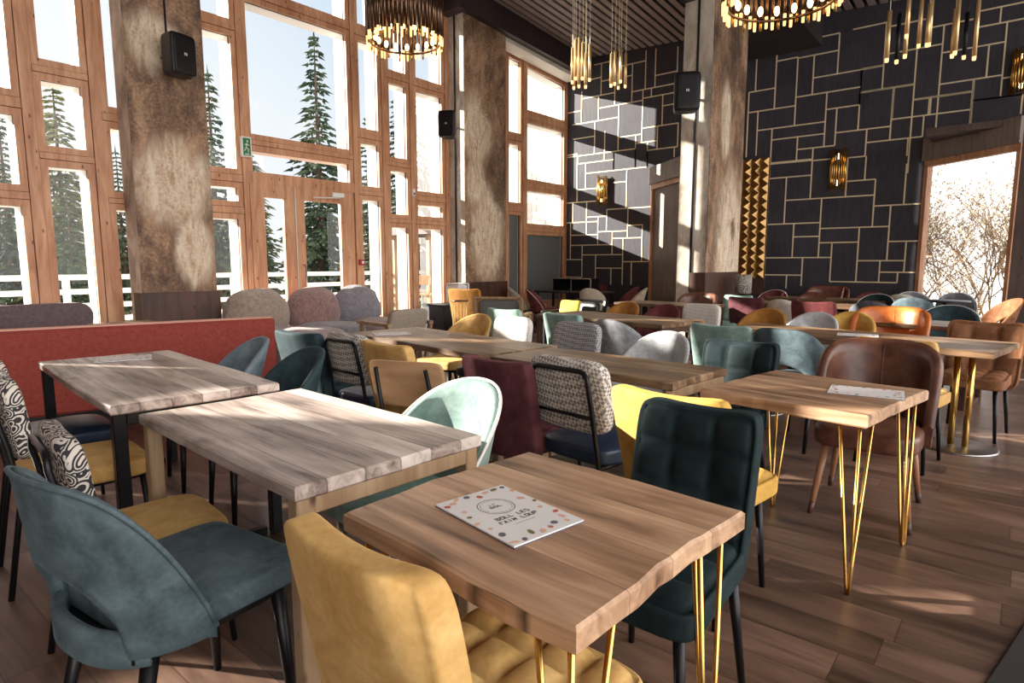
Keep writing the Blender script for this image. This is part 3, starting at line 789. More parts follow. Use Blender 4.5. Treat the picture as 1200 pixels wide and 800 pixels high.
def fir_mesh(seed, h, spread):
    rd = random.Random(seed); g = G(); z = h * .07
    while z < h * .99:
        f = 1 - z / h; r0 = spread * h * (f ** .85) * rd.uniform(.75, 1.1) + .12
        nb = 5 + int(6 * f)
        for k in range(nb):
            a = rd.uniform(0, 2 * PI); r = r0 * rd.uniform(.6, 1.1); dr = rd.uniform(.15, .4)
            p0 = Vector((0, 0, z)); n = max(2, int(r / .34))
            for i in range(n):
                t0, t1 = i / n, (i + 1.3) / n
                A = Vector((cos(a) * r * t0, sin(a) * r * t0, z - dr * r * t0 * t0)); B = Vector((cos(a) * r * t1, sin(a) * r * t1, z - dr * r * t1 * t1))
                spindle(g, A, B, .05 + .05 * f)
                if i:
                    for s in (1, -1):
                        an = a + s * rd.uniform(.6, 1.1); L = (.22 + .4 * (1 - t0) * min(r, 1.6)) * rd.uniform(.7, 1.1)
                        spindle(g, A, A + Vector((cos(an) * L, sin(an) * L, -L * rd.uniform(.15, .55))), .06 + .04 * f)
        z += h * .022 * rd.uniform(.8, 1.3)
    spindle(g, (0, 0, h * .94), (0, 0, h * 1.02), .06)
    return g
def trunk_mesh(h): return G().tube([(0, 0, 0), (.02, 0, h * .5), (0, 0, h * .98)], [h * .016, h * .010, .015], 7)
FIRS = []
for sd, h, sp, m in ((1, 12., .2, 'needle'), (2, 10., .24, 'needle2'), (3, 12., .17, 'needle')):
    FIRS.append((fir_mesh(sd, h, sp).mesh('foliage', m), trunk_mesh(h).mesh('trunk', 'bark'), h))
def fir(v, x, y, H, rz, label, group='fir trees beyond the terrace'):
    f, t, h = FIRS[v]; s = H / h
    P = thing('fir_tree', label, 'tree', (x, y, -.35), rz, group, s)
    ob('foliage', f, None, P); ob('trunk', t, None, P)
fir(0, 12.95, 19.6, 9.6, .4, 'tall dark fir whose tip rises into the very large pane over the doors')
fir(1, 10.9, 20.6, 6.0, 1.0, 'short olive fir beside the tall dark fir, over the doors')
fir(2, 15.4, 20.0, 7.4, 2.0, 'fir showing in the narrow bay just right of the glazed doors')
fir(0, 9.5, 20.2, 7.7, 1.1, 'dark fir showing just right of the first printed column')
fir(1, 5.45, 20.4, 6.6, 3.0, 'fir with its tip in the middle pane of the bay over the mauve bench')
fir(2, 17.0, 20.2, 8.4, .7, 'slim fir in the narrower of the two bays left of the second printed column')
fir(1, 18.5, 20.0, 8.6, 1.9, 'broad fir in the wider of the two bays left of the second printed column')
fir(0, 4.35, 21.0, 5.9, 1.5, 'dark fir at the outermost window bay over the mauve bench')
for i, (v, x, y, H) in enumerate(((2, 6.9, 20.6, 5.0), (1, 7.9, 25, 5.2), (2, 12.4, 27, 6.6), (1, 6.2, 24, 5.2), (0, 8.3, 23, 4.8), (1, 11.8, 24, 4.6), (2, 14.4, 22.5, 4.8), (0, 16.5, 25, 6.2),
                                     (1, 20.5, 23.5, 8.0), (0, 20.0, 20.4, 7.2), (1, 5.4, 26, 5.0), (0, 10.4, 27, 5.0), (2, 9.9, 18.0, 3.6), (1, 13.6, 17.4, 3.6), (1, 7.1, 18.2, 3.6), (0, 5.0, 18.4, 3.8), (1, 15.8, 17.6, 3.8))):
    fir(v, x, y, H, i * 1.3, 'fir tree in the belt of trees beyond the terrace railing')

def bush_mesh(seed, h, r, nl, leaf=(.1, .03)):
    rd = random.Random(seed); tw = G(); lf = G()
    def grow(p, d, L, rad, dep):
        pts = [p]; q = p
        for i in range(3):
            d = (d + Vector((rd.uniform(-.25, .25), rd.uniform(-.25, .25), rd.uniform(-.1, .2)))).normalized()
            q = q + d * L / 3; pts.append(q)
        tw.tube(pts, [rad, rad * .85, rad * .7, rad * .5], 3, False)
        if dep > 1:
            for k in range(nl):
                o = Vector((rd.gauss(0, .13), rd.gauss(0, .13), rd.gauss(0, .13))); A = pts[rd.randint(1, 3)] + o
                spindle(lf, A, A + Vector((rd.uniform(-1, 1), rd.uniform(-1, 1), rd.uniform(-.6, 1))) * leaf[0], leaf[1])
        if dep < 4:
            for k in range(3 if dep else 4):
                nd = (d + Vector((rd.uniform(-.9, .9), rd.uniform(-.9, .9), rd.uniform(-.3, .6)))).normalized()
                grow(pts[rd.randint(1, 3)], nd, L * rd.uniform(.6, .85), rad * .6, dep + 1)
    for k in range(5):
        a = rd.uniform(0, 6.28); grow(Vector((cos(a) * r * .3, sin(a) * r * .3, 0)), Vector((cos(a) * .5, sin(a) * .5, 1)).normalized(), h * .38, .02 * h / 3, 0)
    return tw.mesh('branches', 'twig'), lf.mesh('foliage', 'dryleaf'), h
BU = [bush_mesh(5, 3.6, 1.4, 1, (.08, .025)), bush_mesh(9, 3.6, 1.4, 1, (.07, .022))]
def bush(v, x, y, H, rz, label, group, lm=None):
    t, f, h = BU[v]
    P = thing('bare_shrub', label, 'shrub', (x, y, -.35), rz, group, H / h)
    ob('branches', t, None, P)
    if lm:
        k = ('lf', v, lm)
        if k not in CACHE: c = f.copy(); c.materials[0] = M[lm]; CACHE[k] = c
        f = CACHE[k]
    ob('foliage', f, None, P)
for i, (x, y, H) in enumerate(((20.4, 2.6, 4.2), (20.0, .2, 4.6), (24.0, 1.3, 5.4), (27.5, 3.6, 5.6), (28, -.4, 5.4), (17.2, 1.3, 2.2))):
    bush(i % 2, x, y, H, i * 1.1, 'leafless sunlit shrub seen through the slanted glass screen', 'bare shrubs behind the entrance screen')
for i, (x, y, H) in enumerate(((13.3, 10.3, 2.1), (13.9, 11.5, 2.1))):
    bush(i % 2, x, y, H, i * 2.1, 'green shrub in front of the white boarding outside', 'shrubs against the white boarding', 'hedge')
# small timber shelter on the terrace
P = thing('timber_shelter', 'small open timber shelter outside behind the narrow bays', 'shelter', (12.2, 12.9, -.06))
for x in (-.9, .9):
    for yy in (-.7, .7): ob('post', G().box(x - .06, yy - .06, 0, x + .06, yy + .06, 2.2), 'oak', P)
    ob('brace', G().tube([(x, -.7, 1.4), (x * .35, -.7, 2.15)], .05, 4), 'oak', P)
g = G(); g.hull8([(-1.2, -1.0, 2.15), (1.2, -1.0, 2.15), (1.2, 1.0, 2.15), (-1.2, 1.0, 2.15), (-1.2, -.2, 2.55), (1.2, -.2, 2.55), (1.2, .2, 2.55), (-1.2, .2, 2.55)])
ob('roof', g, 'walnut', P)
for (x, y, lab) in ((9.15, 10.0, 'wooden stool standing on the terrace outside the widest narrow bay'),):
    P = thing('outdoor_stool', lab, 'stool', (x, y, -.06), .4)
    ob('seat', G().rbox(-.19, -.19, .72, .19, .19, .76), 'oak', P)
    for sx in (1, -1):
        for sy in (1, -1): ob('leg', G().tube([(sx * .15, sy * .15, .73), (sx * .19, sy * .19, 0)], .018, 8), 'oak', P)
    ob('backrest', G().rbox(-.2, -.19, .95, -.16, .19, 1.15).tube([(-.17, -.15, .74), (-.2, -.17, 1.1)], .016, 8).tube([(-.17, .15, .74), (-.2, .17, 1.1)], .016, 8), 'oak', P)
# ------------------------------------------------------------------ tables
def slab(hx, hy, z0, z1, seed=0, wob=.004, ch=.006, n=14):
    rd = random.Random(seed); g = G(); out = []
    for (ax, ay, bx, by) in ((-1, -1, 1, -1), (1, -1, 1, 1), (1, 1, -1, 1), (-1, 1, -1, -1)):
        w = 0
        for i in range(n):
            t = i / n; w += rd.uniform(-wob, wob); e = w * sin(PI * t)
            nx, ny = (0, ay) if ay == by else (ax, 0)
            out.append(((ax + (bx - ax) * t) * hx + nx * e, (ay + (by - ay) * t) * hy + ny * e))
    def ring(z, k): return [(x * (1 - k / hx), y * (1 - k / hy), z) for x, y in out]
    return g.rings([ring(z0, ch), ring(z0 + ch, 0), ring(z1 - ch, 0), ring(z1, ch)], sm=False)
TT = .765
def wood_table(x, y, hx, hy, rz, label, top='oldtop', lm='oak', seed=0, style='post', th=.042, grp='long wooden restaurant tables'):
    P = thing('wooden_table', label, 'table', (x, y, 0), R(rz), grp)
    ob('tabletop', slab(hx, hy, TT - th, TT, seed), top, P)
    zt = TT - th; q = .026
    for sy in (1, -1):
        yy = sy * (hy - .035)
        for sx in (1, -1):
            xx = sx * (hx - .035)
            ob('leg', G().rbox(xx - q, yy - q, 0, xx + q, yy + q, zt, .004), lm, P)
        ob('top_rail', G().rbox(-hx + .06, yy - q, zt - .05, hx - .06, yy + q, zt, .004), lm, P)
        ob('floor_rail', G().rbox(-hx + .06 + q, yy - q * .8, .0, hx - .06 - q, yy + q * .8, .045, .004), 'black' if style == 'dark' else lm, P)
    return P
def hairpin_table(x, y, hx, hy, rz, label, top, seed, th=.05):
    P = thing('hairpin_table', label, 'table', (x, y, 0), R(rz), 'square tables on brass hairpin legs')
    ob('tabletop', slab(hx, hy, TT - th, TT, seed, .006, .007), top, P)
    zt = TT - th
    for sx in (1, -1):
        for sy in (1, -1):
            cx, cy = sx * (hx - .085), sy * (hy - .085); fx, fy = sx * (hx - .045), sy * (hy - .045)
            g = G()
            for (tx, ty, ox, oy) in ((cx + sx * .05, cy - sy * .03, .0, -.008 * sy), (cx - sx * .075, cy + sy * .05, -.012 * sx, 0), (cx + sx * .045, cy + sy * .045, .008 * sx, .008 * sy)):
                g.tube([(tx, ty, zt), (fx + ox, fy + oy, .03), (fx + ox * .4, fy + oy * .4, .006), (fx, fy, .006)], .0068, 8)
            ob('leg', g, 'gold', P)
            ob('mounting_plate', G().rbox(cx - .07, cy - .07, zt - .005, cx + .07, cy + .07, zt - .0005, .001), 'gold', P)
    return P
def menu(x, y, rz, label, z=TT, full=False, hx=.105, hy=.148):
    P = thing('menu', label, 'menu', (x, y, z + .001), R(rz), 'printed menus on the tables')
    ob('pages', G().rbox(-hx, -hy, 0, hx, hy, .004, .001), 'paper', P)
    ob('back_cover', G().box(-hx - .002, -hy - .003, -.0005, hx + .001, hy - .004, .0012), 'plum', P)
    def disc(g, cx, cy, rx, ry, a=0, n=14):
        b = len(g.v)
        for k in range(n):
            t = 2 * PI * k / n; px, py = rx * cos(t), ry * sin(t)
            g.v.append((cx + px * cos(a) - py * sin(a), cy + px * sin(a) + py * cos(a), .0046))
        g.face([b + k for k in range(n)])
    rd = random.Random(int(x * 100)); cols = ['fruit', 'peach', 'leafy', 'plum']; gs = {c: G() for c in cols}
    for i in range(26):
        t = i / 26 * 4; s = int(t); f = (t - s) * 2 - 1
        cx, cy = ((f, -1), (1, f), (-f, 1), (-1, -f))[s]
        k = rd.uniform(.74, .93); c = cols[(i * 7) % 4 if i % 3 else 1]
        disc(gs[c], cx * hx * k, cy * hy * (k + .02), rd.uniform(.006, .013), rd.uniform(.005, .009), rd.uniform(0, 3))
    for c in cols: ob('printed_pattern', gs[c], c, P)
    if full:
        g = G()
        for (r, w) in ((.046, .0018), (.039, .001)):
            for k in range(40):
                if r > .04 or k % 10 != 3:
                    a0, a1 = 2 * PI * k / 40, 2 * PI * (k + 1) / 40; b = len(g.v)
                    g.v += [(r * cos(a0), .042 + r * sin(a0), .0047), (r * cos(a1), .042 + r * sin(a1), .0047), ((r - w) * cos(a1), .042 + (r - w) * sin(a1), .0047), ((r - w) * cos(a0), .042 + (r - w) * sin(a0), .0047)]
                    g.face([b, b + 1, b + 2, b + 3])
        def strokes(cx, cy, hgt, word, pitch):
            x0 = cx - len(word) * pitch / 2; t = hgt * .2
            for i, ch in enumerate(word):
                L = x0 + i * pitch; Wd = pitch * .66
                for (ax, ay, bx, by) in SEG[ch]:
                    px, py, qx, qy = L + ax * Wd, cy + ay * hgt, L + bx * Wd, cy + by * hgt
                    d = Vector((qx - px, qy - py)); n_ = Vector((-d.y, d.x)).normalized() * t * .5; b = len(g.v)
                    g.v += [(px + n_.x, py + n_.y, .0047), (px - n_.x, py - n_.y, .0047), (qx - n_.x, qy - n_.y, .0047), (qx + n_.x, qy + n_.y, .0047)]
                    g.face([b, b + 1, b + 2, b + 3])
        SEG = {'B': [(0, 0, 0, 1), (0, 1, .8, 1), (.8, 1, .8, .5), (0, .5, 1, .5), (1, .5, 1, 0), (0, 0, 1, 0)], 'O': [(0, 0, 0, 1), (0, 1, 1, 1), (1, 1, 1, 0), (0, 0, 1, 0)],
               'L': [(0, 0, 0, 1), (0, 0, 1, 0)], 'E': [(0, 0, 0, 1), (0, 1, 1, 1), (0, .5, .8, .5), (0, 0, 1, 0)], 'S': [(0, 0, 1, 0), (1, 0, 1, .5), (0, .5, 1, .5), (0, .5, 0, 1), (0, 1, 1, 1)],
               'F': [(0, 0, 0, 1), (0, 1, 1, 1), (0, .5, .8, .5)], 'A': [(0, 0, .5, 1), (.5, 1, 1, 0), (.25, .45, .75, .45)], 'I': [(.5, 0, .5, 1)], 'M': [(0, 0, 0, 1), (0, 1, .5, .3), (.5, .3, 1, 1), (1, 1, 1, 0)],
               'U': [(0, 0, 0, 1), (0, 0, 1, 0), (1, 0, 1, 1)], 'P': [(0, 0, 0, 1), (0, 1, 1, 1), (1, 1, 1, .5), (0, .5, 1, .5)], ' ': []}
        strokes(0, -.028, .013, 'BOLL LES', .0125); strokes(0, -.050, .013, 'FAIM LOUP', .0125)
        strokes(-.002, .052, .007, 'LA', .009); strokes(0, .036, .010, 'BOL', .012)
        for k in range(12): g.box(-.03 + .005 * k, -.066, .0046, -.0265 + .005 * k, -.0645, .0047)
        ob('cover_lettering', g, 'ink', P)
    return P

hairpin_table(1.135, .84, .33, .345, -3.5, 'light brown slab table on brass hairpins with a centred white menu', 'warmtop', 3, .052)
hairpin_table(3.10, .735, .375, .365, -9, 'square slab table on brass hairpins before the brown leather chair', 'warmtop', 8, .052)
wood_table(1.21, 2.02, .345, .60, -2.5, 'bare greyish plank table with square oak legs between two yellow seats', 'oldtop', 'oak', 1)
wood_table(1.295, 3.66, .36, .83, -5, 'long pale plank table parallel to the red bench back, menu at its far end', 'oldtop', 'black', 2, 'dark')
wood_table(3.15, 1.92, .30, .64, -4, 'brown plank table on a low wood trestle beside the tweed backed chair', 'midtop', 'oak', 4)
wood_table(3.36, 3.48, .36, .88, -8, 'long plank table with one white menu, near the plywood chair', 'midtop', 'walnut', 5)
wood_table(5.93, 3.45, .38, .86, -8, 'plank table in sun behind the grey shell chairs', 'midtop', 'walnut', 6)
wood_table(8.45, 4.05, .33, .72, -7, 'plank table set close to the free standing column', 'midtop', 'walnut', 7)
wood_table(9.75, 2.70, .33, .95, -5, 'narrow plank table in the middle rows, past the burgundy and white chairs', 'midtop', 'oak', 9)
wood_table(7.35, .92, .34, .62, -8, 'short pale plank table just behind the orange leather chair', 'midtop', 'walnut', 10)
wood_table(11.35, 2.55, .33, .9, -2, 'brown table closest to the black panelled wall', 'midtop', 'walnut', 11)
# two tables on round pedestals
def pedestal(x, y, hx, hy, rz, label):
    P = thing('pedestal_table', label, 'table', (x, y, 0), R(rz), 'tables on steel disc pedestals')
    ob('tabletop', slab(hx, hy, TT - .045, TT, 21), 'midtop', P)
    for yy in (-hy + .24, hy - .24):
        ob('base_plate', G().lathe([(.0, 0), (.25, 0), (.25, .008), (.235, .014), (.0, .016)], 32, 0, yy), 'steel', P)
        for s in (1, -1): ob('column', G().tube([(0, yy + s * .045, .01), (0, yy + s * .045, TT - .04)], .022, 12), 'gold', P)
        ob('top_plate', G().rbox(-.2, yy - .1, TT - .052, .2, yy + .1, TT - .046, .001), 'gold', P)
pedestal(5.66, 1.08, .40, 1.02, -9, 'long pale plank table on brass posts before the orange leather chair')
P = thing('round_table', 'small dark round table in front of the slanted glass screen', 'table', (12.0, 1.0, 0))
ob('tabletop', G().lathe([(0, .735), (.33, .735), (.34, .742), (.34, .76), (0, .766)], 32), 'dknavy', P)
ob('pole', G().lathe([(.0, .0), (.2, .0), (.2, .012), (.03, .03), (.03, .735), (0, .735)], 20), 'black', P)

menu(1.068, .90, -10, 'white menu with fruit print and round emblem on the light brown hairpin table', full=True)
menu(3.16, .53, 8, 'white menu on the square hairpin table before the brown leather chair')
menu(1.38, 4.24, 70, 'menu at the far end of the long pale plank table by the red bench')
menu(3.31, 4.04, 60, 'menu on the long plank table near the plywood chair')
menu(5.67, 1.04, 10, 'white menu on the brass post table before the orange leather chair')

# ------------------------------------------------------------------ chairs
N, F_ = -6, 174
chair('shell', .64, 1.765, 7, 'large dusty teal velvet chair with open back, seen from behind', c='teal', piping='teal', sc=1.04, wide=.97, prof=(.10, .10, 3.3, .85, 1.52, .8), tall=.82)
chair('quilt', .86, .79, -2, 'mustard velvet chair with quilted seat tucked under the light brown hairpin table', c='yellow', cells=(4, 4), wt=.195, wb=.2, H=.895, lm='black')
chair('quilt', 1.64, .80, 179, 'very dark green quilted velvet chair facing the light brown hairpin table', c='dkgreen', cells=(3, 4), wt=.205, wb=.2, H=.88)
chair('shell', 1.52, 1.75, 176, 'pale sage velvet shell chair with white piping at the oak legged plank table', c='sage', hole=False, piping='white', lm='chrome')
chair('retro', .78, 2.31, -6, 'yellow seat chair with swirl patterned back, next to the dusty teal velvet chair', back='swirl', seat='yellow', sc=.93)
chair('retro', .84, 3.22, -6, 'yellow seat chair with swirl patterned back at the near end of the long pale table', back='swirl', seat='yellow')
chair('retro', .93, 3.92, -4, 'blue seat chair with swirl patterned back at the long pale table', back='swirl', seat='navy')
chair('shell', 1.74, 3.90, 170, 'blue grey velvet shell chair against the red bench end', c='bluegrey', hole=False)
chair('shell', 1.69, 3.20, 172, 'dark teal velvet shell chair at the near corner of the long pale table', c='dkteal', hole=False)
chair('quilt', 2.62, 3.90, 4, 'dark teal velvet chair with tall smooth back beside the mauve sofa seat', c='dkteal', wt=.25, wb=.2)
chair('retro', 2.66, 3.40, -2, 'navy seat chair with tweed back next to a dark teal chair', back='tweed', seat='navy')
chair('quilt', 2.62, 2.90, -6, 'pale mustard velvet chair half hidden by the plywood chair back', c='yellow', wt=.25, wb=.2)
chair('ply', 2.33, 2.53, 20, 'chair with a plain plywood back board, lit at its corner', c='ply', sc=1.02)
chair('quilt', 2.58, 2.00, -4, 'burgundy velvet chair with tall plain back', c='burg', wt=.235, wb=.22)
chair('retro', 2.62, 1.60, -8, 'navy seat chair with tweed back beside the burgundy chair', back='tweed', seat='navy', sc=1.02)
chair('quilt', 2.37, .975, -4, 'bright mustard velvet chair between the two hairpin tables', c='yellowb', wt=.245, wb=.19, cells=(3, 3))
chair('quilt', 3.52, 1.34, 176, 'dark green quilted chair at the end of the trestle table', c='dkgreen', cells=(3, 3))
chair('quilt', 4.95, 1.78, -4, 'pale sage velvet chair with straight back behind a dark green quilted chair', c='sage', wt=.25, wb=.22)
chair('shell', 4.90, 1.27, -14, 'grey teal velvet shell chair with open back, left of the brown leather chair', c='teal', wide=1.08, sc=1.03, prof=(.14, .12, 3.0, .8, 1.6, .85), tall=.85)
chair('tub', 3.80, .60, 182, 'brown leather chair with tapered wooden legs at the square hairpin table', c='brown', wide=.94, H=.90)
chair('quilt', 6.05, .27, 172, 'tan velvet panelled chair on black legs at the end of the brass post table', c='tan', cells=(3, 2), wt=.26, wb=.25)
chair('tub', 6.80, 1.0, 178, 'bright orange leather chair in sunlight', c='orange', wide=1.05, H=.91, lm='black', tip=None)
chair('shell', 6.62, 1.36, 172, 'yellow velvet chair partly hidden by the orange leather chair', c='yellowb', hole=False)
chair('shell', 6.32, 1.62, 172, 'light grey fabric shell chair left of the yellow velvet chair', c='ltgrey', hole=False)
chair('shell', 6.55, 2.16, 172, 'ochre velvet chair at the far left end of the brass post table', c='ochre', hole=False)
chair('quilt', 4.88, .60, -6, 'mustard chair hidden behind the brown leather chair', c='yellow', wt=.24, wb=.21, H=.86)
chair('retro', 3.86, 3.42, 170, 'white tweed backed chair at the far side of the long plank table', back='tweedw', seat='navy')
chair('shell', 4.02, 4.02, 176, 'golden mustard shell chair with open arms behind the long plank table', c='yellow', hole=False, wide=1.05)
chair('quilt', 4.98, 3.98, -6, 'mint velvet chair with flared straight back', c='mint', wt=.24, wb=.18, H=.89)
chair('retro', 3.78, 2.70, 172, 'grey tweed backed chair between white tweed and light grey chairs', back='tweedg', seat='navy')
chair('quilt', 4.96, 3.24, -10, 'sage velvet chair with half its back in shade', c='sage', wt=.24, wb=.21, H=.88)
chair('shell', 4.98, 2.74, -8, 'grey velvet shell chair split by a diagonal shadow', c='grey', hole=False)
chair('shell', 3.76, 1.98, 172, 'light grey fabric shell chair at the trestle table', c='ltgrey', hole=False)
chair('shell', 6.60, 3.88, 172, 'brown ochre velvet chair beyond the sunlit plank table', c='ochre', hole=False)
chair('shell', 6.45, 3.28, 172, 'maroon velvet chair beyond the sunlit plank table', c='maroon', hole=False)
chair('retro', 6.50, 2.84, 172, 'white tweed chair with navy seat beyond the sunlit plank table', back='tweedw', seat='navy')
chair('tub', 8.95, 3.86, 178, 'brown leather chair against the base of the free standing column', c='brown', lm='black', tip=None)
chair('quilt', 8.95, 3.32, 174, 'mint velvet chair beside the free standing column', c='mint', wt=.22, wb=.2)
chair('quilt', 9.02, 2.98, -8, 'burgundy velvet chair with one red lit edge', c='burg', wt=.26, wb=.25)
chair('shell', 9.0, 2.50, -6, 'ivory shell chair between burgundy and plum chairs', c='ivory', hole=False)
chair('quilt', 8.62, 2.02, -6, 'dark plum velvet chair behind the light grey fabric chair', c='maroon', wt=.27, wb=.25)
chair('shell', 9.25, 1.50, -4, 'charcoal grey velvet chair behind the yellow velvet chair', c='char', hole=False, wide=1.1)
chair('shell', 10.6, 1.22, -4, 'dull green velvet chair with a bright sun patch', c='teal', hole=False, wide=1.1)
chair('shell', 8.30, .66, 178, 'very dark teal shell chair with a pale rim', c='dkteal', hole=False, piping='white', wide=1.1)
chair('shell', 10.9, .38, 118, 'tan velvet shell chair seen side on against the glass screen', c='tan', wide=1.1)
chair('shell', 11.55, 1.48, -4, 'ivory shell chair nearest the glass screen edge', c='ivory', hole=False)
chair('shell', 11.95, 1.38, 200, 'grey shell chair with pale rim behind the small round table', c='grey', hole=False, piping='white')
chair('shell', 12.1, .86, 184, 'grey shell chair with pale rim at the right of the small round table', c='grey', hole=False, piping='white')
chair('shell', 10.75, 1.80, 176, 'black velvet chair with white rim and a pale sun patch', c='dkgreen', hole=False, piping='white')
chair('shell', 11.75, 2.05, 176, 'reddish brown velvet chair behind the black and white rimmed chair', c='maroon', hole=False)
chair('tub', 11.85, 2.72, 178, 'wide dark brown leather chair with pale rim against the panelled wall', c='brownr', lm='black', tip=None, wide=1.15, H=.93)
chair('shell', 10.85, 2.72, 184, 'reddish brown leather shell chair in front of the wide dark brown chair', c='brownr', hole=False)
chair('shell', 11.3, 3.50, 176, 'brown shell chair with thick white rim near the patterned lamp', c='maroon', hole=False, piping='white')
# far left corner
chair('shell', 10.45, 6.55, 12, 'ivory shell chair with open back at the dark console table', c='ivory')
chair('shell', 11.5, 6.55, 100, 'burgundy shell chair seen side on, pale outside, by the panelled wall', c='maroon', hole=False)
chair('shell', 10.9, 6.05, 120, 'ivory shell chair seen side on beside the burgundy one', c='ivory', hole=False)
chair('shell', 11.9, 7.50, 190, 'rust red shell chair behind the dark console table', c='maroon', hole=False)
chair('shell', 9.75, 7.28, -60, 'burgundy shell chair seen side on near the smoked pane', c='maroon', hole=False, piping='ivory')
chair('shell', 9.9, 7.85, -50, 'ivory shell chair seen side on near the smoked pane', c='ivory', hole=False)
chair('quilt', 7.35, 6.92, 12, 'mustard velvet chair with a rolled top before the second printed column', c='ochre', wt=.3, wb=.26, H=.94)

# ------------------------------------------------------------------ lounge seats
def lounge(x, y, rz, label, back, frame, z=.44, h=.82, sc=1, w=.29, top=True):
    P = thing('lounge_armchair', label, 'armchair', (x, y, 0), R(rz), 'wood framed lounge armchairs', sc)
    def bk():
        def fn(x_, y_, z_, a, b, c): return x_ - .28 * z_, y_, z_
        return G().pad(.06, w, (h - z) / 2 - .01, 6., 10, fn, (-.27, 0, (h + z) / 2 + .01))
    ob('backrest', bk(), back, P)
    ob('seat', seatpad(.28, w, z - .13, z, 6., .02), back, P)
    for s in (1, -1):
        yy = s * (w + .035)
        hh, q0 = (h + .02, -.44) if top else (.62, -.36)
        ob('side_frame', G().hull8([(-.22, yy - .02, .0), (-.17, yy - .02, 0), (-.17, yy + .02, 0), (-.22, yy + .02, 0), (q0, yy - .02, hh), (q0 + .06, yy - .02, hh), (q0 + .06, yy + .02, hh), (q0, yy + .02, hh)]), frame, P)
        ob('leg', G().rbox(.25, yy - .02, 0, .30, yy + .02, .62, .004), frame, P)
        ob('armrest', G().rbox(-.36, yy - .03, .60, .34, yy + .03, .64, .006), frame, P)
    ob('rail', G().rbox(-.24, -w - .03, z - .19, .28, w + .03, z - .135, .006), frame, P)
    if top: ob('top_rail', G().tube([(-.41, -w - .04, h + .01), (-.41, w + .04, h + .01)], .022, 4), frame, P)
    return P
lounge(6.75, 5.75, 28, 'wood framed lounge armchair with grey panel back standing beyond the white tweed chair', 'greycloth', 'oak', h=.86)
lounge(5.0, 6.05, 84, 'low lounge armchair with beige block back facing the fur sofa', 'beige', 'oak', h=.80, w=.27, top=False)
lounge(7.75, 5.25, 170, 'low black lounge armchair holding a yellow cushion', 'blackp', 'black', h=.76, w=.27)
ob_ = ob('cushion', G().pad(.05, .2, .18, 7., 12, lambda x, y, z, a, b, c: (x * (1.25 - .55 * max(abs(b), abs(c)) ** 2) - .25 * z, y * (1 - .06 * (1 - c * c)), z * (1 - .06 * (1 - b * b)))), 'cushion', None, (7.74, 5.30, .62), R(170))
tag(ob_, 'square yellow cushion leaning in the black lounge armchair', 'cushion')

def blob(hx, hy, hz, loc, seed, n=2.6, lump=.03, flat=True):
    rd = random.Random(seed); ph = [rd.uniform(0, 6) for _ in range(6)]
    def fn(x, y, z, a, b, c):
        k = 1 + lump * (sin(5 * a + ph[0]) * sin(4 * c + ph[1]) + .6 * sin(9 * b + ph[2]) * sin(7 * c + ph[3]))
        return x * k, y * k, (z if z < 0 and flat else z * k)
    return G().pad(hx, hy, hz, n, 18, fn, loc)
P = thing('modular_sofa', 'low fur covered sofa with three big rounded back cushions under the windows', 'sofa', (0, 0, 0))
ob('base', G().rbox(4.0, 7.42, 0, 6.6, 8.45, .16, .02), 'walnut', P)
for i, (x, m, lab) in enumerate(((4.38, 'furbeige', 'beige fur back cushion'), (5.28, 'furpink', 'dusty pink fur back cushion'), (6.06, 'furgrey', 'lilac grey fur back cushion'))):
    ob('back_cushion', blob(.47 if i < 1 else .42, .25, .38, (x, 8.26, .62), i, 2.25), m, P)['label'] = lab
for i, (x, hx, m) in enumerate(((4.25, .52, 'furmauve'), (5.2, .45, 'furgrey'), (6.08, .42, 'furmauve'))):
    ob('seat_cushion', blob(hx, .42, .18, (x, 7.72, .33), 10 + i, 3.4, .02), m, P)
P = thing('fur_pouf', 'mauve fur pouf in front of the fur sofa, beyond the red bench end', 'pouf', (4.02, 6.40, 0))
ob('pouf_body', blob(.46, .40, .27, (0, 0, .34), 31, 2.8, .02), 'furmauve', P)
ob('plinth', G().rbox(-.36, -.3, 0, .36, .3, .08, .01), 'walnut', P)

P = thing('banquette_bench', 'long brick red upholstered bench seen from its back', 'bench', (1.16, 6.165, 0), R(-14.3))
L0, L1 = -3.2, 2.083
g = G().rbox(L0, 0, .1, L1, .12, .815, .02)
ob('backrest', g, 'red', P)
ob('seat', G().rbox(L0, .12, .28, L1 + .0, .62, .45, .03), 'red', P)
ob('trim', G().tube([(L0, .03, .817), (L1 - .02, .03, .817)], .012, 6).tube([(L0, .1, .817), (L1 - .02, .1, .817)], .012, 6), 'redtrim', P)
ob('plinth', G().box(L0 + .05, .03, 0, L1 - .05, .55, .1), 'black', P)
P = thing('window_bench', 'mauve upholstered bench with rounded back end under the first windows', 'bench', (0, 8.0, 0))
def bb():
    pts = [(-1.2, .50), (2.28, .50)] + [(2.18 + .14 * cos(t), .78 + .14 * sin(t)) for t in (-.2, .2, .6, 1.0, 1.4, PI / 2)] + [(-1.2, .92)]
    g = G(); n = len(pts)
    g.rings([[(x, y, z) for x, z in pts] for y in (-.06, .10)], sm=False)
    return g
ob('backrest', bb(), 'mauve', P)
ob('seat', G().rbox(-1.2, .1, .3, 2.3, .62, .46, .03), 'mauve', P)
for x in (-1.1, .5, 2.1): ob('leg', G().rbox(x, -.02, 0, x + .05, .55, .52, .004), 'walnut', P)
P = thing('side_table', 'low wooden side table beside the first printed column base', 'table', (2.5, 7.5, 0))
ob('tabletop', G().rbox(-.3, -.28, .66, .3, .28, .70, .006), 'oak', P)
for sx in (1, -1):
    for sy in (1, -1): ob('leg', G().tube([(sx * .24, sy * .22, .66), (sx * .27, sy * .25, 0)], .02, 8), 'oak', P)

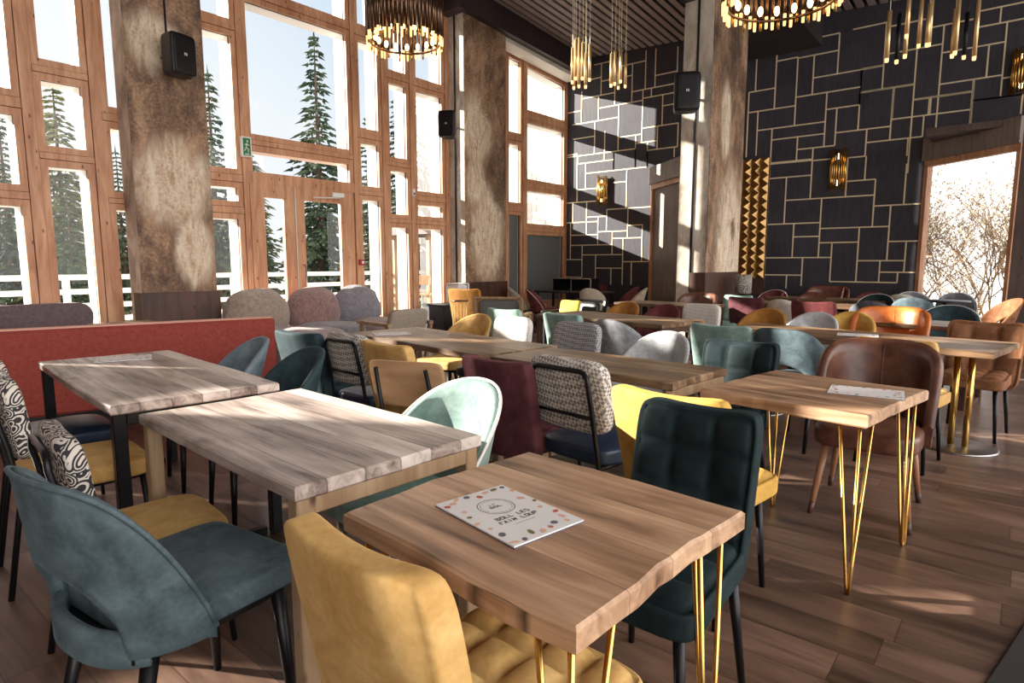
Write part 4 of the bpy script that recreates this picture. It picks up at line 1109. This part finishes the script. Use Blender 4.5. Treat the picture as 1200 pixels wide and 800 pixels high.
# small things in the far left corner
P = thing('box_table', 'ink blue cube side table by the narrow windows', 'table', (7.55, 7.75, 0), R(-5))
ob('box_body', G().rbox(-.28, -.28, .03, .28, .28, .62, .006), 'dknavy', P)
ob('tabletop', G().rbox(-.3, -.3, .62, .3, .3, .65, .006), 'dknavy', P)
ob('plinth', G().box(-.24, -.24, 0, .24, .24, .03), 'black', P)
P = thing('wire_side_table', 'round brass wire side table next to the ink blue cube table', 'table', (6.52, 6.40, 0), 0, None, 1.2)
ob('tabletop', G().lathe([(0, .66), (.105, .66), (.105, .672), (0, .672)], 28), 'bronze', P)
ob('ring', G().tube([(.095 * cos(t), .095 * sin(t), .01) for t in [2 * PI * i / 28 for i in range(29)]], .007, 6), 'gold', P)
for k in range(14):
    a = 2 * PI * k / 14
    ob('wire', G().tube([(.10 * cos(a), .10 * sin(a), .66), (.085 * cos(a), .085 * sin(a), .35), (.095 * cos(a), .095 * sin(a), .01)], .0035, 5), 'brass2', P)
P = thing('wire_lantern', 'tall pale wire lantern stand at the second printed column', 'lantern', (8.25, 8.15, 0))
g = G()
for sx in (1, -1):
    for sy in (1, -1): g.box(sx * .14 - .012, sy * .14 - .012, 0, sx * .14 + .012, sy * .14 + .012, .98)
for z in (.0, .6, .96):
    g.box(-.15, -.152, z, .15, -.128, z + .022); g.box(-.15, .128, z, .15, .152, z + .022); g.box(-.152, -.15, z, -.128, .15, z + .022); g.box(.128, -.15, z, .152, .15, z + .022)
ob('wire_frame', g, 'white', P); ob('box_body', G().rbox(-.125, -.125, .03, .125, .125, .94, .01), 'paper', P)
P = thing('console_table', 'dark console table with a chrome edged open box on it, in the far corner', 'table', (11.05, 7.5, 0), R(2))
ob('tabletop', G().rbox(-.35, -.85, .72, .35, .75, .76, .005), 'dknavy', P)
for sx in (1, -1):
    for sy in (-.78, .68): ob('leg', G().rbox(sx * .3 - .02, sy - .02, 0, sx * .3 + .02, sy + .02, .72, .003), 'black', P)
g = G()
for y in (-.1, .5, 1.1):
    pass
P = thing('open_shelf_box', 'black box with chrome edges standing on the dark console table', 'shelf', (11.25, 7.55, .76), R(2))
ob('box_body', G().box(-.16, -.48, 0, .16, -.46, .26).box(-.16, .46, 0, .16, .48, .26).box(-.16, -.48, .24, .16, .48, .26).box(-.16, -.48, 0, .16, .48, .02).box(.14, -.48, 0, .16, .48, .26).box(-.16, -.01, 0, .16, .01, .26), 'black', P)
g = G()
for y in (-.48, 0, .48): g.box(-.17, y - .012, 0, -.158, y + .012, .27)
g.box(-.17, -.49, .25, -.158, .49, .272)
ob('edge_trim', g, 'chrome', P)
P = thing('patterned_lamp', 'small black and white patterned drum lamp by the pyramid panel', 'lamp', (10.35, 3.62, 0))
ob('stand', G().lathe([(0, 0), (.16, 0), (.16, .02), (.03, .03), (.03, .84), (0, .84)], 20), 'black', P)
ob('lamp_shade', G().lathe([(.09, .84), (.13, .86), (.13, 1.14), (.09, 1.16)], 28), 'swirl', P)
ob_ = ob('floor_mat', G().rbox(-2.2, -1.5, 0, 1.6, 0, .012, .003), 'matblack', None, (2.41, 0, 0), R(-10.5)); tag(ob_, 'dark floor mat edge beside the square hairpin table', 'mat')
# ------------------------------------------------------------------ things on columns and walls
def speaker(x, y, z, ry, tilt, label, wall):
    P = thing('wall_speaker', label, 'speaker', (x, y, z), 0, 'black loudspeakers on the columns', .86 if x < 9 else 1.02)
    P.rotation_euler = (R(tilt), 0, R(ry))          # front faces local -Y
    ob('cabinet', G().pad(.18, .15, .28, 9., 10, lambda x, y, z, a, b, c: (x * (1 - .18 * b * .5), y, z), (0, 0, 0)), 'blackp', P)
    ob('grille', G().pad(.165, .03, .265, 9., 10, None, (0, -.135, 0)), 'black', P)
    g = G().box(-.02, -.171, -.02, -.011, -.166, .02).box(.011, -.171, -.02, .02, -.166, .02).hull8([(-.02, -.171, .02), (-.011, -.171, .02), (-.011, -.166, .02), (-.02, -.166, .02), (.011, -.171, -.02), (.02, -.171, -.02), (.02, -.166, -.02), (.011, -.166, -.02)])
    ob('badge', g, 'white', P)
    ob('bracket', G().tube([(0, .12, 0), wall], .022, 8), 'blackp', P)
speaker(3.47, 8.10, 3.82, 12, 0, 'black loudspeaker on the first printed column behind the red bench', (-.05, .30, 0))
speaker(8.32, 8.42, 3.86, -62, 0, 'black loudspeaker on the column between narrow bays and corner windows', (.1, .34, 0))
speaker(9.22, 4.22, 3.90, -58, 0, 'grey black loudspeaker on the sunlit side of the free standing column', (.08, .30, 0))
P = thing('exit_sign', 'small green running man exit sign on the window post', 'sign', (4.575, 8.70, 2.98))
ob('sign_housing', G().rbox(-.075, -.03, -.14, .075, .03, .14, .006), 'white', P)
ob('sign_face', G().rbox(-.055, -.034, -.12, .055, -.029, .12, .002), 'green', P)
g = G()
for (x0, z0, x1, z1) in ((0, .045, -.012, -.01), (-.012, -.01, .022, -.035), (.022, -.035, .012, -.08), (-.012, -.01, -.03, -.05), (-.03, -.05, -.045, -.05), (0, .04, .03, .02), (0, .04, -.032, .025)):
    g.tube([(x0, -.035, z0), (x1, -.035, z1)], .007, 6)
g.pad(.014, .004, .016, 2., 6, None, (.006, -.036, .075)); g.box(-.03, -.037, -.108, .03, -.033, -.095)
ob('pictogram', g, 'white', P)
P = thing('fire_alarm_button', 'small red fire alarm box on the post right of the doors', 'alarm', (6.52, 8.705, 1.36))
ob('alarm_housing', G().rbox(-.05, -.03, -.05, .05, .03, .05, .006), 'alarm', P); ob('alarm_button', G().rbox(-.022, -.036, -.022, .022, -.029, .022, .003), 'white', P)
P = thing('door_sensor', 'tiny white sensor box on the post between narrow bays', 'sensor', (7.71, 8.71, 2.62))
ob('sensor_housing', G().rbox(-.03, -.02, -.06, .03, .02, .06, .006), 'white', P); ob('sensor_lens', G().rbox(-.018, -.024, -.045, .018, -.019, -.01, .003), 'blackp', P)

def sconce(y, z, h, label, x=XD - .012):
    P = thing('wall_sconce', label, 'wall lamp', (x, y, z), 0, 'brass rod wall lamps')
    ob('back_plate', G().rbox(-.02, -.09, -h * .42, .004, .09, h * .42, .004), 'black', P)
    rd = random.Random(int(y * 100))
    for k in range(11):
        a = -PI / 2 * 1.0 + PI * k / 10; e = rd.uniform(-.03, .03)
        ob('rod', G().tube([(-.02 - .11 * cos(a), .125 * sin(a), -h / 2 + e), (-.02 - .11 * cos(a), .125 * sin(a), h / 2 + e)], .0125, 8), 'gold', P)
    for zz in (-h * .33, h * .33):
        ob('ring', G().tube([(-.02 - .095 * cos(a), .11 * sin(a), zz) for a in [-PI / 2 + PI * k / 16 for k in range(17)]], .006, 6), 'gold', P)
        ob('bulb', G().pad(.022, .022, .05, 2., 6, None, (-.06, 0, zz)), 'glow', P)
sconce(7.72, 2.99, .64, 'brass rod wall lamp in the sunlit part of the panelled wall')
sconce(2.80, 3.01, .70, 'brass rod wall lamp on the dark panels left of the glass screen')
sconce(.33, 4.24, .66, 'brass rod wall lamp high above the glass screen')
# stepped pyramid relief
P = thing('pyramid_relief', 'tall brass relief of small square pyramids on the panelled wall', 'wall panel', (XD - .01, 4.02, 1.06))
ob('backing', G().box(-.02, -.02, -.28, .004, .83, 2.30), 'bronze', P)
g = G(); s = .165
for i in range(5):
    for j in range(14):
        y0, z0 = i * s - .005, j * s - .01; b = len(g.v); rd = random.Random(i * 31 + j)
        g.v += [(-.02, y0, z0), (-.02, y0 + s, z0), (-.02, y0 + s, z0 + s), (-.02, y0, z0 + s), (-.10, y0 + s * rd.uniform(.42, .58), z0 + s * rd.uniform(.42, .58))]
        for k in range(4): g.face([b + (k + 1) % 4, b + k, b + 4])
ob('pyramids', g, 'antique', P)
ob('base_panel', G().box(-.03, -.02, -.32, .0, .83, -.02), 'walnut', P)

# ------------------------------------------------------------------ hanging lamps
def chandelier(x, y, zb, r, h, n, label):
    P = thing('rod_chandelier', label, 'chandelier', (x, y, zb), 0, 'round rod chandeliers'); rd = random.Random(n)
    for k in range(n):
        a = 2 * PI * k / n; e = rd.uniform(0, .05); rr = r * (1 + .02 * (k % 2)); cx, cy = rr * cos(a), rr * sin(a)
        ob('rod', G().tube([(cx, cy, .12 + e), (cx, cy, h + rd.uniform(-.04, .05))], r * 2.55 / n, 8), 'bronze', P)
        ob('glass_tip', G().tube([(cx, cy, .13 + e), (cx, cy, .0 + e * 1.3)], [r * 1.8 / n, r * 1.5 / n], 6), 'drop' if k % 3 else 'gold', P)
    for z in (.10, h * .9):
        ob('ring', G().tube([(r * .95 * cos(t), r * .95 * sin(t), z) for t in [2 * PI * i / 48 for i in range(49)]], .014, 6), 'bronze', P)
    for k in range(16):
        a = 2 * PI * k / 16
        ob('bulb', G().pad(.025, .025, .045, 2., 6, None, (r * .8 * cos(a), r * .8 * sin(a), .16)), 'glow', P)
    for k in range(8):
        a = 2 * PI * k / 8
        ob('spoke', G().tube([(0, 0, h * .9), (r * .95 * cos(a), r * .95 * sin(a), h * .9)], .008, 6), 'bronze', P)
    ob('cord', G().tube([(0, 0, h * .9), (0, 0, zc(x, y) - zb + .02)], .01, 6), 'black', P)
    return P
chandelier(5.62, 6.46, 4.08, .47, .78, 56, 'round chandelier of dark rods hanging before the tall windows')
chandelier(6.15, 1.93, 3.60, .49, .6, 56, 'round glowing brass chandelier hanging before the free standing column')
def tubes(x, y, spots, label):
    P = thing('tube_pendant', label, 'pendant lamp', (x, y, 0), 0, 'clusters of brass tube pendants')
    for (dx, dy, z0, z1, m) in spots:
        o = ob('tube', G().tube([(dx, dy, z0 + .03), (dx, dy, z1)], [.024, .021], 10), m, P)
        ob('cable', G().tube([(dx, dy, z1), (dx, dy, zc(x + dx, y + dy) + .02)], .004, 5), 'black' if m == 'black' else 'golddull', o)
        ob('tip', G().lathe([(0, z0 - .015), (.017, z0 - .01), (.02, z0 + .01), (.019, z0 + .03), (0, z0 + .03)], 12, dx, dy), 'drop', o)
tubes(7.83, 5.21, [(-0.15, 0.04, 3.90, 4.38, 'brass2'), (0.02, 0.10, 4.00, 4.55, 'brass2'), (-0.04, -0.00, 3.86, 4.54, 'brass2'), (0.11, 0.04, 4.01, 4.51, 'brass2'), (0.15, 0.02, 4.08, 4.53, 'brass2'), (-0.11, -0.16, 3.81, 4.27, 'brass2'), (-0.09, -0.21, 3.90, 4.39, 'brass2'), (0.11, 0.19, 3.90, 4.28, 'brass2')],
      'cluster of brass tube pendants against the glazed corner')
tubes(8.51, 4.99, [(-0.20, -0.00, 3.94, 4.40, 'brass2'), (-0.18, -0.05, 3.96, 4.44, 'brass2'), (0.20, 0.11, 4.01, 4.46, 'brass2'), (-0.01, -0.05, 4.03, 4.51, 'brass2'), (0.20, -0.01, 4.01, 4.50, 'brass2')],
      'smaller cluster of five brass tube pendants over the sunlit panels')
tubes(8.69, 1.08, [(-0.36, 0.35, 3.60, 4.14, 'brass2'), (-0.19, 0.28, 3.61, 4.14, 'black'), (-0.39, 0.17, 3.81, 4.31, 'brass2'), (-0.13, 0.21, 3.67, 4.14, 'brass2'), (0.13, 0.12, 3.83, 4.50, 'brass2'), (-0.02, 0.02, 3.78, 4.23, 'brass2'), (0.12, 0.02, 3.82, 4.41, 'brass2'), (0.24, -0.20, 3.68, 4.20, 'brass2'), (-0.13, -0.26, 3.61, 4.26, 'brass2'), (0.38, -0.30, 3.68, 4.18, 'black'), (0.34, -0.40, 3.64, 4.41, 'brass2')],
      'cluster of long brass and black tube pendants at the top right of the panelled wall')
# ------------------------------------------------------------------ daylight and camera
SUN = Vector((-.58, 1., .365)).normalized()
sd = bpy.data.lights.new('sun', 'SUN'); sd.energy = SUN_E; sd.angle = R(.6); sd.color = (1, .93, .82)
so = bpy.data.objects.new('sun', sd); COL.objects.link(so)
so.rotation_euler = SUN.to_track_quat('Z', 'Y').to_euler(); so.location = (0, 0, 20)
wd = bpy.data.worlds.new('sky'); SC.world = wd; wd.use_nodes = True
nt = wd.node_tree; bg = nt.nodes['Background']
tc = nt.nodes.new('ShaderNodeTexCoord')
def vdot(v):
    d = nt.nodes.new('ShaderNodeVectorMath'); d.operation = 'DOT_PRODUCT'; nt.links.new(tc.outputs['Generated'], d.inputs[0]); d.inputs[1].default_value = v
    return d.outputs['Value']
def wramp(f, st):
    r = nt.nodes.new('ShaderNodeValToRGB'); e = r.color_ramp.elements
    while len(e) < len(st): e.new(.5)
    for el, (p, c) in zip(e, st): el.position = p; el.color = (*c, 1)
    nt.links.new(f, r.inputs[0]); return r.outputs[0]
def wmix(f, a_, b_, t='MIX'):
    m_ = nt.nodes.new('ShaderNodeMix'); m_.data_type = 'RGBA'; m_.blend_type = t
    for k, v in ((0, f), (6, a_), (7, b_)):
        if isinstance(v, (float, int, tuple)): m_.inputs[k].default_value = v
        else: nt.links.new(v, m_.inputs[k])
    return m_.outputs[2]
sky = wramp(vdot((0, 0, 1)), [(0, (.90, .93, .95)), (.2, (.80, .87, .93)), (.5, (.46, .65, .84)), (1, (.28, .46, .72))])
halo = wramp(vdot(tuple(SUN)), [(.45, (0, 0, 0)), (1, (1, 1, 1))])
sky = wmix(halo, sky, (1.1, 1.08, 1.02, 1))
back_gain = wramp(vdot((.35, -.94, .0)), [(0, (1, 1, 1)), (.7, BACK)])     # gain for the unseen half of the sky, opposite the sun
sky = wmix(1., sky, back_gain, 'MULTIPLY')
sky2 = wmix(wramp(vdot((.35, -.94, 0)), [(0, (0, 0, 0)), (.6, (.75, .75, .75))]), sky, (*BACK_FILL, 1))  # unseen side of the sky given added brightness to fill the room
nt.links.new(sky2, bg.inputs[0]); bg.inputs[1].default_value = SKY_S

H = 1.35; FPX = 727.; pit = math.atan(92 / FPX); az = R(39.67)
fw = Vector((cos(pit) * cos(az), cos(pit) * sin(az), -sin(pit)))
rt = Vector((sin(az), -cos(az), 0)); up = rt.cross(fw)
cd = bpy.data.cameras.new('camera'); cd.sensor_fit = 'HORIZONTAL'; cd.sensor_width = 36; cd.lens = FPX / 1200 * 36; cd.clip_start = .05
co = bpy.data.objects.new('camera', cd); COL.objects.link(co)
mm = Matrix((rt, up, -fw)).transposed().to_4x4(); mm.translation = (0, 0, H); co.matrix_world = mm
SC.camera = co
vs = SC.view_settings; vs.view_transform = 'Standard'; vs.look = 'None'; vs.exposure = EXPO; vs.gamma = 1; vs.use_curve_mapping = False
